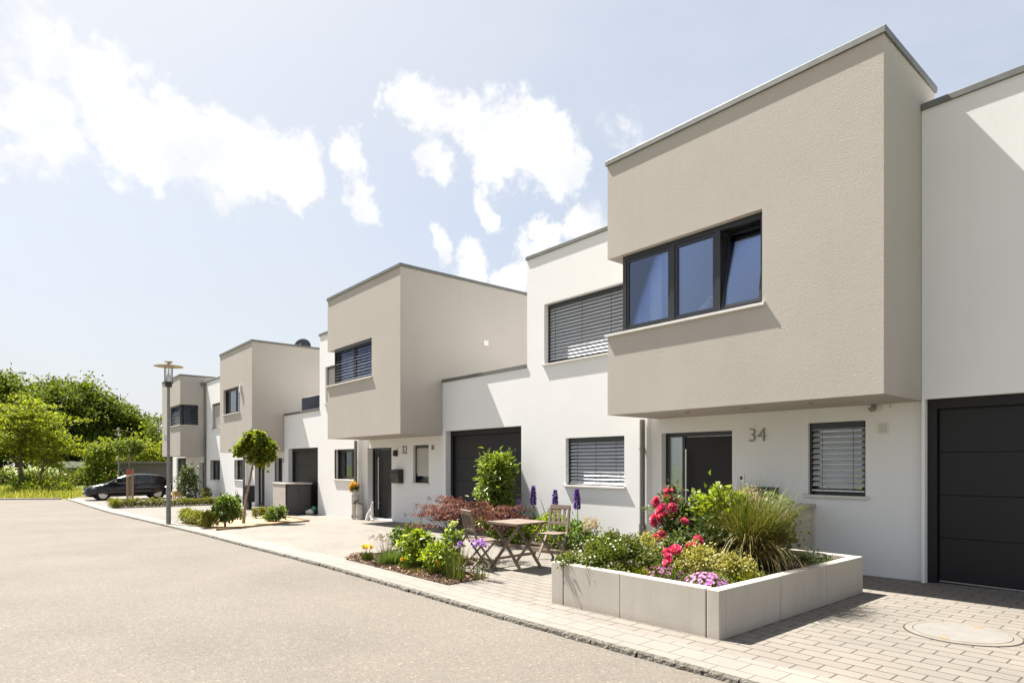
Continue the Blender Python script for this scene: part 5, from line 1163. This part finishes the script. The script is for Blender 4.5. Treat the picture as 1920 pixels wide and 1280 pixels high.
x, y = -3.74, 6.75; t = thing('ornamental_grass', 'big clump of arching ornamental grass with straw-coloured blades in the planter', 'ornamental grass', (x, y, ZS))
def gb(part, n, r, Lr, W, mat, lean, curl, off=(0, 0)):
    d_ = disc(n, r); B = np.stack([x+off[0]+d_[:, 0], y+off[1]+d_[:, 1], np.full(n, ZS-.01)], 1); az_ = np.arctan2(d_[:, 1], d_[:, 0])+rng.normal(size=n)*.6
    blades(part, B, az_, lean[0]+(lean[1]-lean[0])*rng.random(n), curl[0]+(curl[1]-curl[0])*rng.random(n), Lr[0]+(Lr[1]-Lr[0])*rng.random(n), W, mat, t, seg=9)
gb('green_blades', 1300, .22, (.5, 1.10), .009, 'gr_green', (.0, .30), (.1, 1.3)); gb('straw_blades', 1300, .24, (.5, 1.06), .009, 'gr_gold', (.0, .32), (.2, 2.2)); gb('long_blades', 110, .16, (.9, 1.35), .006, 'gr_green', (.15, .75), (.3, 1.6)); gb('curled_blades', 300, .22, (.7, 1.15), .008, 'gr_straw', (.05, .5), (2.2, 5.5)); gb('leaning_blades', 120, .24, (.5, .95), .008, 'gr_gold', (.3, .95), (.2, 2.0))
gb('left_blades', 420, .12, (.55, 1.05), .010, 'gr_green', (.2, .75), (.6, 1.9), (-.45, .2)); gb('outer_blades', 16, .2, (.7, 1.15), .0045, 'gr_gold', (.5, 1.0), (.5, 1.6))
gb('plume_stalk', 26, .12, (.75, 1.0), .004, 'gr_gold', (.0, .4), (.3, 1.2), (-.1, .15))
P, O, _ = clumps((x-.15, y+.2, ZS+.80), (.24, .2, .09), 26, 22, .035, .3); n = len(P); leaves('plume', P, rdir(n, .4), rdir(n), .045, .008, 'plume', t)
x, y = -3.85, 7.7; t = thing('creeper', 'dark green creeper hanging over the concrete enclosure behind the grass', 'climbing plant', (x, y, ZS)); bush('foliage', t, (-3.95, 7.75, ZS+.36), (.22, .26, .40), 80, 12, .05, .07, .055, 'lf_green', .4, .2, zmin=ZS-.02, droop=.4); b = MB()
for i in range(7): b.tube([(x-.2, y, ZS), (-3.95+random.uniform(-.2, .2), 7.75+random.uniform(-.2, .2), ZS+random.uniform(.3, .7))], [.008, .004], 5)
b.build('stem', M['bark'], t, merge=False)
def cushion(name, label, x, y, rad, h, n, L, W, lf, fl=None, nf=0, fL=.02):
    t = thing(name, label, 'flower' if fl else 'ground cover', (x, y, ZS)); P, O, _ = clumps((x, y, ZS), (rad[0], rad[1], h), n, 24, .03, .5, .5, .7, zmin=ZS-.02); m = len(P); leaves('foliage', P, unit(O+rdir(m)*.8+np.array([0, 0, .5])), rdir(m, .6), L, W, lf, t)
    if fl:
        u = rdir(nf, .9); u = u[u[:, 2] > .05]; C_ = np.array((x, y, ZS+.01))+u*np.array((rad[0], rad[1], h))*1.05; V = []; D = []; Q = []
        for c_, o_ in zip(C_, u):
            o_ = unit((o_+np.array([0, 0, .6]))[None])[0]; e1 = np.cross(o_, (.2, .9, .1)); e1 /= np.linalg.norm(e1); e2 = np.cross(o_, e1)
            for a in np.linspace(0, 6.28, 8)[:-1]: V.append(c_); D.append(e1*math.cos(a)+e2*math.sin(a)+o_*.25); Q.append(o_)
        leaves('flowers', V, D, np.array(Q), fL, fL*.62, fl, t, droop=0)
    return t
cushion('aster_cushion', 'dense bright pink flower cushion at the front corner of the planter', -3.42, 5.36, (.21, .17), .11, 40, .03, .014, 'lf_green', 'fl_pink', 190, .024)
cushion('aster_cushion', 'looser magenta flower patch left of the bright pink cushion', -3.95, 5.42, (.24, .17), .10, 44, .03, .014, 'lf_green', 'fl_mag', 90, .02)
cushion('sedum_mat', 'low yellow-green sedum mat at the planter rim below the daisies', -4.3, 5.28, (.25, .12), .07, 40, .03, .010, 'lf_sedum')
cushion('sedum_mat', 'low yellow-green sedum mat at the planter rim right of the pink cushion', -3.27, 5.85, (.11, .33), .08, 44, .03, .010, 'lf_sedum')
cushion('thyme_mat', 'dark green ground cover along the right rim of the planter', -3.4, 7.2, (.22, .72), .11, 90, .034, .012, 'lf_thyme')

# ------------------------------------------------------------------ sun, sky, camera
SUN = Vector((-.61, -.13, 1)).normalized()
el = math.asin(SUN.z); az = math.atan2(SUN.x, SUN.y)     # Nishita: rotation 0 looks along +Y, turning towards +X
l = bpy.data.lights.new('sun', 'SUN'); l.energy = 5.0; l.angle = R(.53); l.color = (1, .95, .87)
o = bpy.data.objects.new('sun', l); COL.objects.link(o); o.rotation_euler = (-SUN).to_track_quat('-Z', 'Y').to_euler(); o.location = (-20, -10, 30)
W = bpy.data.worlds.new('World'); S.world = W; W.use_nodes = True
nt = W.node_tree; nt.nodes.clear(); N = nt.nodes; L = nt.links
sky = N.new('ShaderNodeTexSky'); sky.sky_type = 'NISHITA'; sky.sun_disc = False; sky.sun_elevation = el; sky.sun_rotation = az
sky.altitude = 200; sky.air_density = 1.15; sky.dust_density = 2.5; sky.ozone_density = 1.5
geo = N.new('ShaderNodeTexCoord'); d = geo.outputs['Generated']
def vm(op, a, b=None, c=None):
    n = N.new('ShaderNodeVectorMath'); n.operation = op
    for i, x in enumerate((a, b, c)):
        if x is None: continue
        if hasattr(x, 'links'): L.new(x, n.inputs[i])
        else: n.inputs[i].default_value = x
    return n
def mt(op, a, b=None, c=None, clamp=False):
    n = N.new('ShaderNodeMath'); n.operation = op; n.use_clamp = clamp
    for i, x in enumerate((a, b, c)):
        if x is None: continue
        if hasattr(x, 'links'): L.new(x, n.inputs[i])
        else: n.inputs[i].default_value = x
    return n.outputs[0]
def wnoise(sc, det, ro, off=(0, 0, 0), vec=None):
    n = N.new('ShaderNodeTexNoise'); n.inputs['Scale'].default_value = sc; n.inputs['Detail'].default_value = det; n.inputs['Roughness'].default_value = ro
    L.new(vm('ADD', vec or d, off).outputs[0], n.inputs['Vector']); return n
wn = wnoise(5, 5, .6)
wd = vm('MULTIPLY_ADD', vm('SUBTRACT', wn.outputs['Color'], (.5, .5, .5)).outputs[0], (.16, .16, .16), d).outputs[0]
wn2 = wnoise(19, 5, .65, (3, 1, 2))
wd = vm('MULTIPLY_ADD', vm('SUBTRACT', wn2.outputs['Color'], (.5, .5, .5)).outputs[0], (.05, .05, .05), wd).outputs[0]
CLOUDS = [(-0.9206, 0.0528, 0.387, 0.0555, 0.8), (-0.8956, 0.1032, 0.4327, 0.0631, 1), (-0.8972, 0.1664, 0.4091, 0.078, 1.05), (-0.8795, 0.2386, 0.4118, 0.0718, 1.05), (-0.8656, 0.2969, 0.4032, 0.0568, 1), (-0.8604, 0.3359, 0.3832, 0.0328, 1), (-0.8637, 0.2343, 0.4463, 0.0262, 0.9), (-0.8189, 0.3767, 0.433, 0.0303, 1), (-0.8276, 0.3969, 0.397, 0.0223, 0.6), (-0.7711, 0.4215, 0.4773, 0.0198, 0.8), (-0.7385, 0.4747, 0.4788, 0.0449, 0.95), (-0.7039, 0.5329, 0.4696, 0.0553, 1.0), (-0.6543, 0.5902, 0.4729, 0.0699, 1.05), (-0.6195, 0.6409, 0.4532, 0.0332, 1), (-0.7589, 0.5016, 0.4153, 0.0342, 0.95), (-0.7089, 0.5661, 0.4207, 0.0382, 0.9), (-0.664, 0.6094, 0.4332, 0.0454, 1), (-0.8038, 0.5025, 0.3184, 0.0241, 1), (-0.7639, 0.5682, 0.306, 0.045, 1), (-0.6838, 0.6385, 0.3531, 0.0358, 0.95), (-0.6346, 0.6793, 0.3686, 0.043, 1), (-0.7236, 0.5778, 0.3777, 0.022, 0.8), (-0.7176, 0.6308, 0.2953, 0.037, 0.9), (-0.7023, 0.6335, 0.3247, 0.0324, 0.8), (-0.8504, 0.1635, 0.5001, 0.013, 0.8), (-0.8273, 0.4176, 0.3757, 0.0227, 0.6), (-0.8936, 0.0563, 0.4454, 0.0625, 0.45), (-0.8772, 0.1228, 0.4641, 0.0416, 0.5), (-0.56, 0.6865, 0.4637, 0.0431, 0.3)]
acc = None
for (cx, cy, cz, r, k) in CLOUDS:                       # cumulus heaps: direction, angular radius, density
    dist = vm('DISTANCE', wd, (cx, cy, cz)).outputs['Value']
    e = mt('MULTIPLY', mt('SUBTRACT', 1, mt('DIVIDE', dist, r)), k)
    e = mt('MAXIMUM', e, -.8)
    acc = e if acc is None else mt('SMOOTH_MAX', acc, e, .25)
fn = wnoise(26, 9, .62, (7, 3, 1)).outputs['Fac']
dens = mt('ADD', acc, mt('MULTIPLY', mt('SUBTRACT', fn, .5), 1.5))
mask = mt('SMOOTHSTEP', dens, 0, .32) if False else None
mr = N.new('ShaderNodeMapRange'); mr.interpolation_type = 'SMOOTHSTEP'; L.new(dens, mr.inputs['Value'])
mr.inputs['From Min'].default_value = .0; mr.inputs['From Min'].default_value = -.04; mr.inputs['From Max'].default_value = .420; mr.inputs['To Max'].default_value = .95
mask = mr.outputs[0]
# thin veil of high haze over the whole sky
vn = N.new('ShaderNodeTexNoise'); vn.inputs['Scale'].default_value = 2.2; vn.inputs['Detail'].default_value = 7; vn.inputs['Roughness'].default_value = .6; L.new(vm('MULTIPLY', d, (1, 1, 2.4)).outputs[0], vn.inputs['Vector'])
vr = N.new('ShaderNodeMapRange'); L.new(vn.outputs['Fac'], vr.inputs['Value']); vr.inputs['From Min'].default_value = .3; vr.inputs['From Max'].default_value = .75; vr.inputs['To Min'].default_value = (.45, .85)[0]; vr.inputs['To Max'].default_value = (.45, .85)[1]
def cmix(f, a, b):
    n = N.new('ShaderNodeMix'); n.data_type = 'RGBA'
    i = [k for k in n.inputs if k.name == 'Factor' and k.type == 'VALUE'][0]; L.new(f, i) if hasattr(f, 'links') else setattr(i, 'default_value', f)
    for s, v in (('A', a), ('B', b)):
        j = [k for k in n.inputs if k.name == s and k.type == 'RGBA'][0]
        if hasattr(v, 'links'): L.new(v, j)
        else: j.default_value = (*v, 1)
    return [o for o in n.outputs if o.type == 'RGBA'][0]
c = cmix(vr.outputs[0], sky.outputs[0], (4.65, 4.95, 5.5))
sep = N.new('ShaderNodeSeparateXYZ'); L.new(d, sep.inputs[0])
hz = mt('POWER', mt('SUBTRACT', 1, mt('ABSOLUTE', sep.outputs['Z']), clamp=True), 5.0)
c = cmix(mt('MULTIPLY', hz, .85), c, (5.2,5.2,5.1))
au = mt('POWER', mt('MAXIMUM', vm('DOT_PRODUCT', d, tuple(SUN)).outputs['Value'], 0), 5.0)      # hazy aureole round the sun
c = cmix(mt('MULTIPLY', au, .9, clamp=True), c, (5.8, 5.75, 5.55))
shade = wnoise(11, 5, .55, (1, 5, 2)).outputs['Fac']
sr = N.new('ShaderNodeMapRange'); L.new(shade, sr.inputs['Value']); sr.inputs['From Min'].default_value = .35; sr.inputs['From Max'].default_value = .62
cc = cmix(sr.outputs[0], (5.9, 6.0, 6.15), (6.9,6.9,6.9))
c = cmix(mask, c, cc)
bg = N.new('ShaderNodeBackground'); bg.inputs['Strength'].default_value = .05; L.new(c, bg.inputs['Color'])
wo = N.new('ShaderNodeOutputWorld'); L.new(bg.outputs[0], wo.inputs['Surface'])

cam = bpy.data.cameras.new('camera'); cam.sensor_width = 36; cam.lens = 1163/1920*36; cam.shift_y = (869.5-640)/1920; cam.clip_end = 3000; cam.clip_start = .05
o = bpy.data.objects.new('camera', cam); COL.objects.link(o); o.location = (0, 0, 1.6)
YAW = .6996; o.rotation_euler = (R(90), 0, math.pi/2-YAW)
S.camera = o
S.view_settings.view_transform = 'Standard'; S.view_settings.look = 'None'; S.view_settings.exposure = 1.7; S.view_settings.gamma = 1
S.render.engine = 'CYCLES'; S.cycles.max_bounces = 8; S.cycles.diffuse_bounces = 4; S.cycles.transparent_max_bounces = 12; S.cycles.use_denoising = True
S.cycles.sample_clamp_indirect = 6
